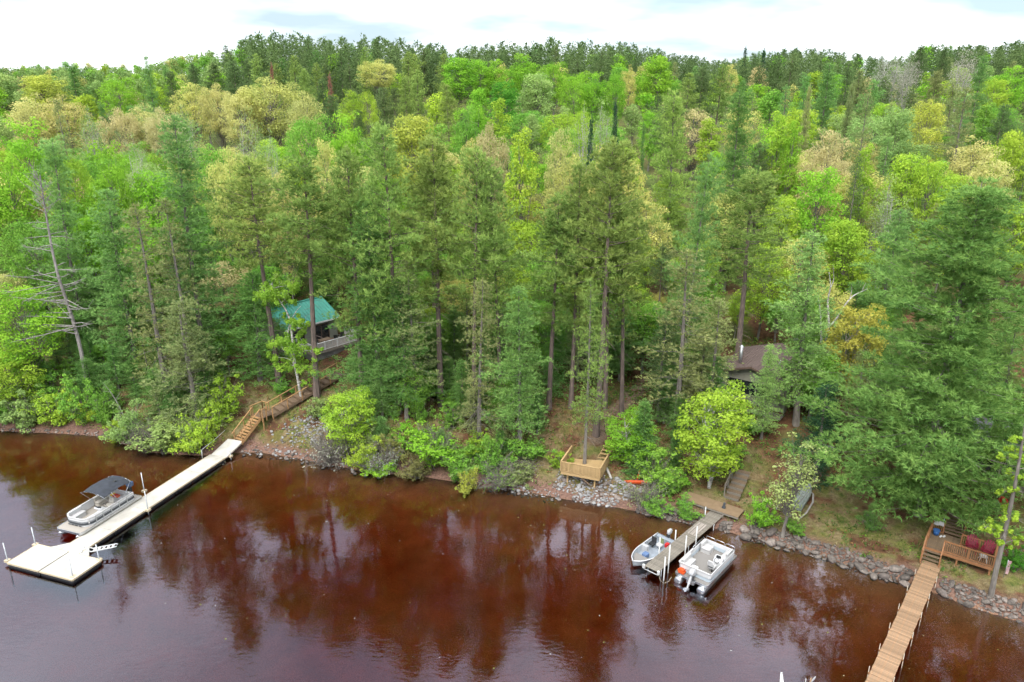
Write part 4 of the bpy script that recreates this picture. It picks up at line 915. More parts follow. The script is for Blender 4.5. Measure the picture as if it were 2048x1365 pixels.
BL = frame('pontoon_boat', (-34.28, 52.75), (-.318, -.948)); tag(BL, 'white pontoon boat with black canopy moored beside the long pale dock', 'boat')
BL.location.z = .04
tubes(BL, 6.5, 2.5, .33, .14)
MB().prism(rrect(-3.0, 3.1, -1.28, 1.28, .28, 4, (1, 0, 0, 1)), .5, .6).make('deck', 'carpet_beige', BL)
MB().wall(rrect(-3.02, 3.12, -1.3, 1.3, .28, 4, (1, 0, 0, 1)), .44, .62, .05, True).make('deck_edge', 'aluminium', BL)
def u_path(x0, x1, y, r, n=8):
    p = [(x0, -y), (x1 - r, -y)]
    for i in range(1, n): a = -math.pi / 2 + math.pi / 2 * i / n; p.append((x1 - r + r * math.cos(a), -y + r + r * math.sin(a)))
    p.append((x1, -y + r)); p += [(a, -b) for a, b in p[::-1]]
    return p
fp = u_path(-2.35, 2.35, 1.2, .75)
fence = MB().wall(fp, .62, .92, .05).make('fence_panel', 'white_gel', BL, label=None) if False else MB().wall(fp, .62, 1.26, .05).make('fence_panel', 'white_gel', BL)
MB().wall(u_path(-2.36, 2.39, 1.235, .77), .76, .96, .02).make('stripe_panel', 'charcoal_panel', fence)
MB().wall(u_path(-2.36, 2.395, 1.24, .77), 1.02, 1.05, .02).make('pin_stripe', 'charcoal_panel', fence)
for xx in (-1.6, -.8, 0, .8, 1.5):
    for yy in (-1.245, 1.245): piece('fence_post', fence, (xx, yy, .94), (.05, .05, .64), 'aluminium')
for k, (a, w) in enumerate(((-.62, .25), (-.28, .3), (.1, .34), (.5, .28))): piece('hull_mark', fence, (2.412, a, .70), (.012, w, .09), 'charcoal_panel')
MB().wall(fp, 1.25, 1.33, .12).make('fence_cap', 'white_vinyl', BL)
MB().wall([(-2.35, -1.2), (-2.35, -.45)], .62, 1.28, .05).make('stern_panel', 'white_gel', BL); MB().wall([(-2.35, .45), (-2.35, 1.2)], .62, 1.28, .05).make('stern_panel', 'white_gel', BL)
seat(BL, 'bow_lounge', (1.35, .82, .6), (1.5, .6, .42), 'white_vinyl', ('y+', .34)); seat(BL, 'bow_lounge', (1.45, -.85, .6), (1.3, .55, .42), 'white_vinyl', ('y-', .34))
seat(BL, 'stern_bench', (-1.85, .1, .6), (.62, 2.0, .42), 'white_vinyl', ('x-', .4)); seat(BL, 'side_bench', (-1.0, -.88, .6), (1.1, .52, .42), 'cream_vinyl', ('y-', .32))
cs = MB(); cs.loft([[(x + .25 * (z > .6), y, .6 + z) for x, y in rrect(-.3 + i, .3, -.35, .35, .1, 3)] for z, i in ((0, 0), (.55, 0), (.85, .3))], True, True); cs.make('console', 'white_gel', BL, loc=(.35, .72, 0))
pipe('steering_wheel', BL, [(.12, .72 + .17 * math.cos(a), 1.35 + .17 * math.sin(a)) for a in np.linspace(0, 6.283, 13)], .018, 'black_plastic', 6)
MB().wall([(.72, .42), (.78, .72), (.72, 1.02)], 1.4, 1.62, .015).make('windscreen', 'glass_dark', BL)
helm_chair(BL, (-.35, .68, .6), 'cream_vinyl', 0)
MB().prism(rrect(-.25, .25, -.3, .3, .2, 4), .615, .7).make('folded_towel', 'teal_fabric', BL, loc=(1.75, .12, 0))
for (x, y, m) in ((-1.75, -.15, 'red_plastic'), (-1.8, -.45, 'yellow_fabric'), (-1.7, .12, 'orange_plastic')): MB().prism(rrect(-.2, .2, -.17, .17, .1, 3), 1.02, 1.12).make('towel', m, BL, loc=(x, y, 0))
cp = MB(); nx_, ny_ = 9, 9; rows = []
for i in range(nx_):
    u = i / (nx_ - 1); x = -2.35 + 2.9 * u; sag = .06 * math.sin(u * math.pi * 3) ** 2
    rows.append([(x, -1.2 + 2.4 * j / (ny_ - 1), 2.42 + .22 * math.sin(math.pi * j / (ny_ - 1)) + .16 * math.sin(math.pi * u) - sag - (.1 if j in (0, ny_ - 1) else 0)) for j in range(ny_)])
cp.loft(rows); cp.loft([[(x, y, z - .03) for x, y, z in r] for r in rows]); can = cp.make('canopy', 'canvas_black', BL, True)
for (x, y) in ((-1.4, .5), (-1.4, -.3)): MB().box((x, y, 2.745), (.26, .22, .012)).make('canopy_patch', 'black_plastic', can)
for yy in (-1.18, 1.18):
    for xa, xb in ((.52, -.3), (-.3, -.9), (-2.3, -1.4)): pipe('canopy_pole', BL, [(xb, yy, 1.3), (xa, yy, 2.4)], .022, 'aluminium', 6)
for xa in (.52, -.9, -2.32): pipe('canopy_bow', BL, [(xa, -1.19, 2.38), (xa, -.7, 2.55), (xa, 0, 2.6), (xa, .7, 2.55), (xa, 1.19, 2.38)], .02, 'aluminium', 6)
outboard(BL, (-3.1, 0, .72), 'cowl_blue')
pipe('mooring_line', BL, [(-2.9, 1.2, .62), (-3.05, 1.35, .55), (-3.2, 1.55, .56)], .015, 'rope', 5)

BR = frame('pontoon_boat', (14.35, 45.55), (.655, .755)); tag(BR, 'open white pontoon boat with grey carpet and no canopy at the grey dock', 'boat')
BR.location.z = .02
tubes(BR, 5.4, 2.44, .31, .12)
MB().prism(rrect(-2.35, 2.45, -1.25, 1.25, .1, 2), .46, .56).make('deck', 'carpet_grey', BR)
MB().wall(rrect(-2.37, 2.47, -1.27, 1.27, .1, 2), .40, .57, .04, True).make('deck_edge', 'aluminium', BR)
pth = rrect(-1.9, 2.1, -1.2, 1.2, .16, 3)
fn = MB().wall(pth, .58, .86, .045, True).make('fence_panel', 'pale_blue_panel', BR); MB().wall(rrect(-1.91, 2.11, -1.21, 1.21, .16, 3), .865, 1.18, .05, True).make('fence_upper', 'white_gel', fn)
MB().wall(rrect(-1.935, 2.135, -1.235, 1.235, .16, 3), .83, .87, .02, True).make('rub_rail', 'aluminium', fn)
MB().wall([(-1.92, -1.2), (-1.92, 1.2)], 1.185, 1.27, .12).make('fence_cap', 'white_vinyl', BR); MB().wall([(-1.9, 1.21), (.2, 1.21)], 1.185, 1.27, .13).make('fence_cap', 'white_vinyl', BR)
for i in range(3):
    y0 = -1.15 + i * .78; pipe('front_rail', BR, [(2.12, y0, 1.15), (2.12, y0, 1.38), (2.12, y0 + .08, 1.45), (2.12, y0 + .62, 1.45), (2.12, y0 + .7, 1.38), (2.12, y0 + .7, 1.15)], .024, 'aluminium', 6)
for yy in (-1.23, 1.23): pipe('side_rail', BR, [(.2, yy, 1.15), (.25, yy, 1.4), (1.9, yy, 1.4), (2.05, yy, 1.2)], .022, 'aluminium', 6)
seat(BR, 'bench', (1.55, .72, .56), (.8, .75, .42), 'white_vinyl', ('y+', .3)); seat(BR, 'bench', (1.55, -.85, .56), (.95, .5, .42), 'white_vinyl', ('y-', .3)); seat(BR, 'bench', (-1.05, .86, .56), (1.2, .55, .42), 'white_vinyl', ('y+', .3))
MB().prism(rrect(-.3, .3, -.25, .25, .12, 4), .56, .95).make('storage_box', 'white_gel', BR, loc=(-1.5, .25, 0))
cs = MB(); cs.loft([[(x, y, .56 + z) for x, y in rrect(-.28 + i, .28, -.33, .33, .08, 3)] for z, i in ((0, 0), (.5, 0), (.75, .22))], True, True); cs.make('console', 'white_gel', BR, loc=(.35, -.78, 0))
pipe('steering_wheel', BR, [(.0 + .05 * math.sin(a), -.78 + .19 * math.cos(a), 1.22 + .18 * math.sin(a)) for a in np.linspace(0, 6.283, 13)], .02, 'black_plastic', 6)
MB().box((.28, -.78, 1.38), (.12, .34, .16)).make('instrument_pod', 'black_plastic', BR)
helm_chair(BR, (-.6, -.72, .56), 'white_vinyl', 0); MB().box((-.90, -.72, 1.3), (.03, .4, .4)).make('chair_back_pad', 'black_plastic', BR)
for i, (x, y, z) in enumerate(((-2.12, .75, .6), (-2.15, 1.0, .62), (-2.1, .88, .74))):
    b = MB(); b.prism(rrect(-.2, .2, -.15, .15, .08, 3), 0, .13); b.make('life_jacket', 'orange_plastic', BR, loc=(x, y, z), rotz=i * .7)
outboard(BR, (-2.55, -.05, .5), 'cowl_white', .55)
MB().box((-2.42, -.05, .42), (.3, .6, .3)).make('motor_bracket', 'aluminium', BR)

# ------------------------------------------------------------------ fishing boat
FBT = frame('fishing_boat', (10.62, 47.55), (-.70, -.714)); tag(FBT, 'small grey aluminium fishing boat with outboard tied beside the grey dock', 'boat')
def hull(L, W, Hh, thick, flare=.82, bow=.45, n=13):
    so, si = [], []
    for i in range(n):
        u = i / (n - 1); x = -L / 2 + L * u; k = 1.0 if u < .55 else math.cos((u - .55) / .45 * math.pi / 2) ** .6; k = max(k, .03)
        w = W / 2 * k; sheer = Hh + .16 * max(0, u - .5) ** 1.5 * 2; keel = bow * max(0, (u - .6) / .4) ** 2.2 * Hh
        so.append([(x, -w, sheer), (x, -w * flare, keel + .12), (x, -w * .4, keel + .02), (x, 0, keel), (x, w * .4, keel + .02), (x, w * flare, keel + .12), (x, w, sheer)])
        wi = max(w - thick, .01); si.append([(x, -wi, sheer), (x, -wi * flare, keel + .2), (x, -wi * .4, keel + .16), (x, 0, keel + .16), (x, wi * .4, keel + .16), (x, wi * flare, keel + .2), (x, wi, sheer)])
    return so, si
so, si = hull(4.6, 1.75, .62, .06)
h_ = MB(); h_.loft(so); h_.loft([r[::-1] for r in si]); h_.add([p for p in so[0]] + [(0 + so[0][0][0], 0, .3)], [(i, i + 1, 7) for i in range(6)] + [(6, 0, 7)]); hl = h_.make('hull', 'hull_grey', FBT, loc=(0, 0, -.14))
for sgn in (0, 6):
    MB().tube([(r[sgn][0], r[sgn][1], r[sgn][2] - .13) for r in so], .04, 6).make('gunwale', 'white_gel', hl if False else FBT, True)
MB().prism([(-2.1, -.7), (1.0, -.7), (1.6, -.45), (1.9, 0), (1.6, .45), (1.0, .7), (-2.1, .7)], .08, .12).make('floor', 'hull_inner', FBT)
MB().prism([(.95, -.72), (1.5, -.52), (1.9, -.2), (1.9, .2), (1.5, .52), (.95, .72)], .3, .36).make('casting_deck', 'carpet_grey', FBT)
MB().box((-2.05, 0, .3), (.35, 1.5, .36)).make('stern_bench', 'hull_inner', FBT)
MB().box((.0, -.5, .36), (.3, .5, .5)).make('console', 'cowl_white', FBT); pipe('steering_wheel', FBT, [(-.2, -.5 + .15 * math.cos(a), .66 + .15 * math.sin(a)) for a in np.linspace(0, 6.283, 11)], .016, 'black_plastic', 6)
MB().prism(rrect(-.24, .24, -.2, .2, .06, 3), .12, .42).make('cooler', 'blue_fabric', FBT, loc=(.75, .05, .1))
for x, y, m in ((-1.0, .15, 'green_fabric'), (-.75, -.35, 'black_plastic')):
    s = link('boat_seat', None, FBT, (x, y, .1)); MB().tube([(0, 0, 0), (0, 0, .32)], .04, 6).make('pedestal', 'black_plastic', s); MB().prism(rrect(-.22, .22, -.22, .22, .08, 3), .32, .42).make('cushion', 'white_vinyl' if m[0] == 'g' else 'black_plastic', s)
    MB().prism(rrect(-.26, -.18, -.22, .22, .04, 2), .4, .85).make('seat_back', m, s)
outboard(FBT, (-2.4, .05, .34), 'cowl_white').scale = (.85, .7, .85)
MB().box((-1.6, .45, .28), (.35, .25, .28)).make('fuel_tank', 'red_plastic', FBT)

# ------------------------------------------------------------------ grey dock with planks
GD = frame('plank_dock', (10.17, 44.88), (.67, .742)); tag(GD, 'weathered grey plank dock with white mooring poles between the two boats', 'dock')
LG = 11.9
for i in range(84):
    link('plank', shared_box((.128, 1.16, .035), 'timber_grey', 'plank'), GD, (.075 + i * .1415, RNG.uniform(-.008, .008), .62 + RNG.uniform(-.004, .004)))
for yy in (-.5, .5): bar('stringer', GD, (0, yy, .53), (LG, yy, .53), .05, .15, 'timber_brown')
for i, yy in enumerate((-.52, .1)):
    piece('loose_board', GD, (6.9, yy * .55 + .06, .66), (2.0, .14, .03), 'timber_pale', (0, 0, .03))
    piece('loose_board', GD, (6.9, yy * .55 + .26, .66), (2.0, .14, .03), 'timber_pale', (0, 0, .03))
pipe('end_bar', GD, [(-.06, -.6, .42), (-.06, .6, .42)], .03, 'pvc_white')
for yy in (-.62, .62): MB().prism(rrect(-.12, .06, -.1, .1, .05, 3), .48, .74).make('corner_bumper', 'pvc_white', GD, loc=(0, yy, 0))
for x, y, z0, z1 in ((2.2, .68, -1.5, 1.9), (.2, -.95, -1.6, 2.0), (1.2, -.72, -1.6, 2.4), (3.6, -.75, -1.5, 2.0), (5.3, -.72, -1.4, 2.0), (4.6, .68, -1.2, 1.4), (9.4, .66, -.6, 1.3)):
    pipe('mooring_pole', GD, [(x, y, z0), (x, y, z1)], .05, 'pvc_white')
for x in (.5, 4.5, 8.6):
    for y in (-.55, .55): pipe('dock_leg', GD, [(x, y, -2), (x, y, .6)], .035, 'galvanised')
pipe('mooring_line', GD, [(0, -.62, .5), (-.2, -.9, .2), (-.2, -1.2, .1), (.1, -1.4, .2), (.3, -1.5, .5)], .015, 'rope', 5)
hr = link('heron_decoy', None, None, Vector((17.6, 52.75, .64))); tag(hr, 'small dark upright bird decoy at the shore end of grey dock', 'decoy')
k = MB(); k.loft([[(r * math.cos(a) + ox, r * 1.1 * math.sin(a), z) for a in np.linspace(0, 6.283, 9)[:-1]] for z, r, ox in ((0, .10, 0), (.12, .15, 0), (.35, .17, .01), (.5, .11, .02), (.58, .09, .03), (.66, .11, .04), (.76, .09, .05), (.82, .03, .05))], True, True); k.make('body', 'charcoal_panel', hr, True)
k = MB(); k.tube([(.13, 0, .68), (.24, 0, .64)], [.03, .008], 5); k.make('beak', 'black_plastic', hr); MB().prism(rrect(-.14, .14, -.14, .14, .05, 2), 0, .02).make('base', 'black_plastic', hr)

# plywood platform on the bank, and plank steps beside it
PP = frame('plywood_platform', (14.45, 54.2), (.80, -.60)); tag(PP, 'brown plywood platform on short posts where grey dock meets the bank', 'platform')
for i in range(4): piece('plywood_sheet', PP, (.62 + i * 1.22, .75, .92), (1.21, 1.5, .04), 'plywood')
bar('rim_beam', PP, (0, .03, .82), (4.9, .03, .82), .05, .16, 'timber_grey'); bar('rim_beam', PP, (0, 1.46, .82), (4.9, 1.46, .82), .05, .16, 'timber_grey')
for x in (.1, 2.0, 3.6): piece('post', PP, (x, .1, .2), (.14, .14, 1.2), 'timber_grey')
bar('brace', PP, (2.0, .1, .85), (1.5, .1, .3), .07, .1, 'timber_grey')

# ------------------------------------------------------------------ new timber deck over the rocks
ND = frame('timber_deck', (4.35, 57.3), (.93, -.37)); tag(ND, 'new pale timber deck with slatted railing, a pine growing through it', 'deck')
W_, Dp, ZF = 3.5, 3.3, 1.9
for i in range(24): piece('floor_board', ND, (W_ / 2, .07 + i * .1395, ZF), (W_ - .02, .134, .035), 'timber_new')
for a, b in (((0, 0), (W_, 0)), ((W_, 0), (W_, Dp)), ((0, 0), (0, Dp))): bar('rim_joist', ND, (*a, ZF - .15), (*b, ZF - .15), .05, .26, 'timber_new')
for a, b in (((0, -.03), (W_, -.03)), ((-.03, 0), (-.03, Dp - .1)), ((W_ + .03, 0), (W_ + .03, Dp - .1))):
    railing(ND, (*a, ZF), (*b, ZF), .95, 'timber_new', .09, 2, .115, .045, .14, .06, True, (True, True), .075)
for x, y in ((.5, .4), (W_ - .5, .4), (.5, 2.4), (W_ - .5, 2.4)): piece('support_post', ND, (x, y, .85), (.13, .13, 1.9), 'timber_new')
for a, b in (((1.6, .1, 1.72), (2.6, .15, 1.0)), ((3.42, 1.2, 1.72), (3.0, .3, .6)), ((3.5, 2.0, 1.7), (3.3, 1.1, .5))): bar('brace', ND, a, b, .06, .12, 'timber_brown')
for s in (2.35, 3.2): bar('step_stringer', ND, (s, Dp, ZF - .05), (s + .5, Dp + 1.9, ZF + 1.0), .05, .2, 'timber_new')
for i in range(5): piece('step_tread', ND, (2.86 + i * .1, Dp + .25 + i * .38, ZF + .14 + i * .21), (.95, .26, .04), 'timber_new')
pt = on_ground(1167, 912); q = ND.matrix_world; pl = Vector((4.35, 57.3, 0)) + Vector((.93, -.37, 0)) * 1.55 + Vector((.37, .93, 0)) * 2.1
make_tree('shade', (pl.x, pl.y, tz(pl.x, pl.y) - .1), 17.5, 'RP', 4.6, 'slim pine growing up through the new timber deck', variant=2)

# ------------------------------------------------------------------ timber stairs up to the cabin
ST = frame('timber_stairs', (-27.3, 65.4), (.52, .856)); tag(ST, 'timber stairs climbing from the long dock to the cabin with handrails', 'stairs')
NS, Z0, Z1, RUN = 9, .85, 2.55, 2.5
for i in range(NS): piece('tread', ST, ((i + .5) * RUN / NS, 0, Z0 + (i + 1) * (Z1 - Z0) / NS - .02), (.27, 1.05, .045), 'timber_honey')
for yy in (-.55, .55): bar('stringer', ST, (-.1, yy, Z0 - .12), (RUN, yy, Z1 - .12), .05, .28, 'timber_honey')
for yy in (-.56, .56):
    bar('handrail', ST, (-.25, yy, Z0 + .78), (RUN + .05, yy, Z1 + .95), .11, .06, 'timber_honey')
    for x in (0, 1.25, RUN): piece('post', ST, (x, yy, Z0 + (Z1 - Z0) * x / RUN + .35), (.09, .09, 1.2), 'timber_honey')
LX0, LX1 = RUN, RUN + 1.5
for i in range(11): piece('landing_board', ST, (LX0 + .07 + i * .138, 0, Z1), (.13, 1.75, .04), 'timber_brown')
for a, b in (((LX0, .85), (LX1, .85)), ((LX1, .85), (LX1, -.1)), ((LX0, -.85), (LX0 + .5, -.85))):
    bar('handrail', ST, (*a, Z1 + .98), (*b, Z1 + .98), .11, .05, 'timber_honey')
    for p in (a, b): piece('post', ST, (*p, Z1 + .3), (.09, .09, 1.4), 'timber_honey')
for p in ((LX0 + .1, .8), (LX1 - .1, .8), (LX0 + .1, -.8), (LX1 - .1, -.8)): piece('support_post', ST, (*p, Z1 - .75), (.1, .1, 1.5), 'timber_honey')
u2 = loc_of(ST, (-18.75, 74.0, 0)); s2 = Vector((LX1 - .35, -.6, 0)); dv = Vector((u2.x - s2.x, u2.y - s2.y, 0)); lv = dv.length; a2 = math.atan2(dv.y, dv.x)
UP = link('upper_flight', None, ST, (s2.x, s2.y, Z1), a2); NU, RISE = 11, 2.35
for i in range(NU):
    x = (i + .5) * lv / NU; z = (i + .6) * RISE / NU
    piece('tread', UP, (x, 0, z), (lv / NU - .05, 1.35, .05), 'timber_brown'); piece('riser', UP, (x - lv / NU / 2 + .03, 0, z - .09), (.045, 1.35, .16), 'timber_brown')
for yy in (-.69, .69):
    bar('stringer', UP, (0, yy, -.1), (lv, yy, RISE - .1), .05, .24, 'timber_brown'); bar('handrail', UP, (0, yy, .98), (lv, yy, RISE + .95), .1, .05, 'timber_honey')
    for i in range(6): piece('post', UP, (lv * i / 5, yy, RISE * i / 5 + .38), (.085, .085, 1.25), 'timber_honey')

# ------------------------------------------------------------------ green-roofed cabin
def gable_roof(parent, u0, u1, v0, vr, v1, ze, zr, mat, rib=0.0, th=.12):
    """ridge along x from u0 to u1, eaves at v0 and v1, ridge at vr"""
    r = MB()
    for va in (v0, v1):
        r.add([(u0, va, ze), (u1, va, ze), (u1, vr, zr), (u0, vr, zr), (u0, va, ze - th), (u1, va, ze - th), (u1, vr, zr - th), (u0, vr, zr - th)], Q=[(0, 1, 2, 3), (7, 6, 5, 4), (0, 4, 5, 1), (1, 5, 6, 2), (3, 7, 4, 0)])
    o = r.make('roof', mat, parent)
    if rib:
        m = MB(); n = int((u1 - u0) / rib)
        for i in range(n + 1):
            x = u0 + .03 + i * (u1 - u0 - .06) / n
            for va in (v0, v1): m.beam((x, va, ze + .02), (x, vr, zr + .02), .04, .05)
        m.make('roof_ribs', mat, o)
    bar('ridge_cap', o, (u0, vr, zr + .03), (u1, vr, zr + .03), .3, .06, mat)
    return o
def window(parent, c, w, h, axis_='x', trim='trim_white', panes=1, nrm_=-1):
    """window in a wall plane; axis_ says which way the wall runs"""
    s = link('window', None, parent, c)
    def P(name, u, z, su, sz, t, mat, off): 
        return piece(name, s, (u, off * nrm_, z) if axis_ == 'x' else (off * nrm_, u, z), (su, t, sz) if axis_ == 'x' else (t, su, sz), mat)
    pw = w / panes
    for i in range(panes): P('pane', -w / 2 + (i + .5) * pw, 0, pw - .06, h - .06, .02, 'glass_dark', .01)
    for i in range(panes + 1): P('frame', -w / 2 + i * pw, 0, .08, h + .08, .06, trim, .03)
    for z in (-h / 2, h / 2): P('sill', 0, z, w, .08, .058, trim, .031)
CB = frame('green_roof_cabin', (-22.5, 77.4), (.66, .75)); CB.location.z = 5.9
tag(CB, 'sage cabin with green metal roof and white-railed deck among the pines', 'cabin')
gable_roof(CB, -1.6, 6.1, 3.0, 6.65, 10.3, 2.45, 4.3, 'roof_green', .42)
w = MB(); w.wall([(-1.2, 3.4), (5.7, 3.4)], -1.6, 2.45, .16); w.wall([(-1.2, 9.9), (5.7, 9.9)], -1.0, 2.45, .16)
for x in (-1.2, 5.7): w.add([(x - .08, 3.4, -1.4), (x - .08, 9.9, -1.0), (x - .08, 9.9, 2.4), (x - .08, 6.65, 4.05), (x - .08, 3.4, 2.4), (x + .08, 3.4, -1.4), (x + .08, 9.9, -1.0), (x + .08, 9.9, 2.4), (x + .08, 6.65, 4.05), (x + .08, 3.4, 2.4)],
    T=[(0, 1, 2), (0, 2, 3), (0, 3, 4), (5, 7, 6), (5, 8, 7), (5, 9, 8)], Q=[(0, 4, 9, 5), (0, 5, 6, 1), (1, 6, 7, 2)])
w.make('wall', 'siding_sage', CB)
window(CB, (3.4, 3.31, 1.05), 2.2, 1.9, 'x', 'trim_brown', 2); window(CB, (.2, 3.31, 1.2), 1.8, 1.3, 'x', 'trim_brown', 2)
bar('fascia', CB, (-1.6, 2.98, 2.38), (6.1, 2.98, 2.38), .04, .18, 'trim_white')
for i in range(20): piece('deck_board', CB, (3.3, .08 + i * .165, 0), (6.8, .155, .04), 'timber_deck')
MB().wall([(6.6, .2), (.1, .2), (.1, 3.2)], -1.5, -.22, .14).make('skirt_wall', 'concrete', CB)
bar('rim_joist', CB, (-.1, -.02, -.14), (6.7, -.02, -.14), .05, .26, 'timber_pale'); bar('rim_joist', CB, (-.1, 0, -.14), (-.1, 3.2, -.14), .05, .26, 'timber_pale')
railing(CB, (-.05, .05, .02), (6.65, .05, .02), .95, 'trim_white', .13, 4, .125, .07, .1, .08, True, (True, True), .04)
railing(CB, (-.05, .05, .02), (-.05, 3.2, .02), .95, 'trim_white', .13, 2, .125, .07, .1, .08, True, (False, True), .04)
railing(CB, (6.65, .05, .02), (6.65, 3.2, .02), .95, 'trim_white', .13, 2, .125, .07, .1, .08, True, (False, True), .04)
tb_ = frame('patio_table', (0, 0), (.66, .75)); tb_.location = (-22.5 + .66 * 2.6 - .75 * 1.5, 77.4 + .75 * 2.6 + .66 * 1.5, 5.92); tag(tb_, 'brown slatted patio table on the cabin deck', 'table')
MB().prism(rrect(-.75, .75, -.45, .45, .05, 2), .7, .75).make('table_top', 'timber_brown', tb_)
for x in (-.65, .65):
    for y in (-.38, .38): piece('leg', tb_, (x, y, .35), (.06, .06, .7), 'black_plastic')
for i, (u, v, r, lb) in enumerate(((4.2, 1.4, 1.4, 'dark patio chair on the cabin deck beside the open corner'), (1.3, 1.5, -1.6, 'dark patio chair at the table end toward the birch'), (5.2, 1.9, 2.4, 'dark patio chair closest to the cabin wall corner'))):
    ch = link('patio_chair', None, None, (-22.5 + .66 * u - .75 * v, 77.4 + .75 * u + .66 * v, 5.92), r); tag(ch, lb, 'chair', 'dark chairs on the cabin deck')
    MB().prism(rrect(-.26, .26, -.26, .26, .06, 3), .38, .45).make('seat', 'black_plastic', ch); MB().prism(rrect(-.28, -.22, -.26, .26, .02, 2), .45, .98).make('backrest', 'black_plastic', ch)
    for x in (-.22, .22):
        for y in (-.22, .22): piece('leg', ch, (x, y, .19), (.04, .04, .38), 'galvanised')
    for y in (-.27, .27): piece('armrest', ch, (.0, y, .64), (.5, .05, .04), 'galvanised')

# ------------------------------------------------------------------ brown-roofed house
BH = frame('brown_roof_house', (24.0, 67.6), (.8, -.6)); BH.location.z = 4.3; tag(BH, 'olive house with low brown roof and wide gable windows behind the larch', 'house')
r = MB(); zr, ze, hw, ln_ = 3.75, 2.5, 4.0, 9.0
for sgn in (-1, 1):
    r.add([(0, -.5, zr), (sgn * hw, -.5, ze), (sgn * hw, ln_, ze), (0, ln_, zr), (0, -.5, zr - .14), (sgn * hw, -.5, ze - .14), (sgn * hw, ln_, ze - .14), (0, ln_, zr - .14)], Q=[(0, 1, 2, 3), (7, 6, 5, 4), (0, 4, 5, 1), (1, 5, 6, 2), (3, 2, 6, 7)])
rf = r.make('roof', 'roof_brown', BH)
for sgn in (-1, 1): bar('rake_board', BH, (0, -.53, zr - .06), (sgn * hw, -.53, ze - .06), .05, .2, 'trim_brown')
for k in range(9):
    for sgn in (-1, 1): 
        t = (k + 1) / 10; bar('shingle_course', rf, (sgn * hw * t, -.48, zr + (ze - zr) * t + .015), (sgn * hw * t, ln_ - .02, zr + (ze - zr) * t + .015), .05, .03, 'roof_brown')
w = MB(); hw2 = 3.55
w.add([(-hw2, 0, -1.2), (hw2, 0, -1.2), (hw2, 0, 2.5), (0, 0, 3.6), (-hw2, 0, 2.5), (-hw2, .16, -1.2), (hw2, .16, -1.2), (hw2, .16, 2.5), (0, .16, 3.6), (-hw2, .16, 2.5)], T=[(0, 1, 2), (0, 2, 3), (0, 3, 4), (5, 7, 6), (5, 8, 7), (5, 9, 8)], Q=[(0, 5, 6, 1), (1, 6, 7, 2), (4, 9, 5, 0)])
w.wall([(hw2 - .08, .18), (hw2 - .08, ln_ - .3)], -1.2, 2.5, .16); w.wall([(-hw2 + .08, .18), (-hw2 + .08, ln_ - .3)], -1.2, 2.5, .16); w.make('wall', 'siding_olive', BH)
sid = MB()
for k in range(14): sid.box((0, -.012, -1.0 + k * .165), (hw2 * 2 - .02, .02, .025))
sid.make('siding_boards', 'siding_olive', BH)['kind'] = 'stuff'
window(BH, (-.2, -.03, 1.35), 4.6, 1.5, 'x', 'siding_olive', 3); 
for i in range(11): piece('deck_board', BH, (0, -.15 - i * .15, -.55), (7.4, .14, .04), 'timber_grey')
for x in (-3, 0, 3): piece('deck_post', BH, (x, -1.6, -1.2), (.12, .12, 1.3), 'timber_grey')
pipe('chimney_pipe', BH, [(-1.9, 1.8, 2.9), (-1.9, 1.8, 4.9)], .16, 'galvanised', 10); MB().tube([(-1.9, 1.8, 4.86), (-1.9, 1.8, 5.06)], [.24, .06], 10).make('chimney_cap', 'galvanised', BH)
MB().tube([(1.6, 3.5, 3.2), (1.6, 3.5, 3.65)], .09, 8).make('vent_pipe', 'pvc_white', BH)

# shed with a dark open front behind the dead birch, and the grey cabin by the cedar deck
SD = frame('open_shed', (33.0, 74.5), (.9, -.44)); SD.location.z = tz(33, 74.5); tag(SD, 'dark open-fronted shed behind the dead white birch', 'shed')
MB().box((0, 1.5, 2.55), (4.6, 3.6, .12), Matrix.Rotation(.1, 3, 'X')).make('roof', 'roof_grey', SD); MB().wall([(-2, 3), (2, 3)], -.3, 2.5, .1).make('back_wall', 'siding_dark', SD)
for x in (-2.05, 2.05): MB().wall([(x, 0), (x, 3)], -.3, 2.4, .1).make('side_wall', 'siding_dark', SD)
GC = frame('grey_cabin', (38.2, 55.0), (.83, -.55)); GC.location.z = 3.2; tag(GC, 'grey cabin with pale fascia and raised deck half hidden beside the cedar deck', 'cabin')
gable_roof(GC, -.8, 9, -.2, 3.3, 6.8, 2.6, 4.1, 'roof_grey', 0)
bar('fascia', GC, (-.8, -.22, 2.52), (9, -.22, 2.52), .05, .2, 'timber_pale'); MB().wall([(-.3, 1.2), (8.6, 1.2)], -1, 2.6, .15).make('wall', 'siding_dark', GC); MB().wall([(-.3, 1.3), (-.3, 6.4)], -1, 2.6, .15).make('wall', 'siding_dark', GC)
window(GC, (2.2, 1.1, 1.2), 1.6, 1.3, 'x', 'timber_pale', 2)
for i in range(12): piece('deck_board', GC, (3.6, -1.0 + i * .17, -.1), (8.2, .16, .05), 'timber_grey')
for x in (-.3, 2.6, 5.5): piece('porch_post', GC, (x, -.9, 1.1), (.13, .13, 2.5), 'timber_pale')
for x in (-.3, 2.6, 5.5): piece('deck_post', GC, (x, -.9, -.75), (.13, .13, 1.3), 'timber_grey')

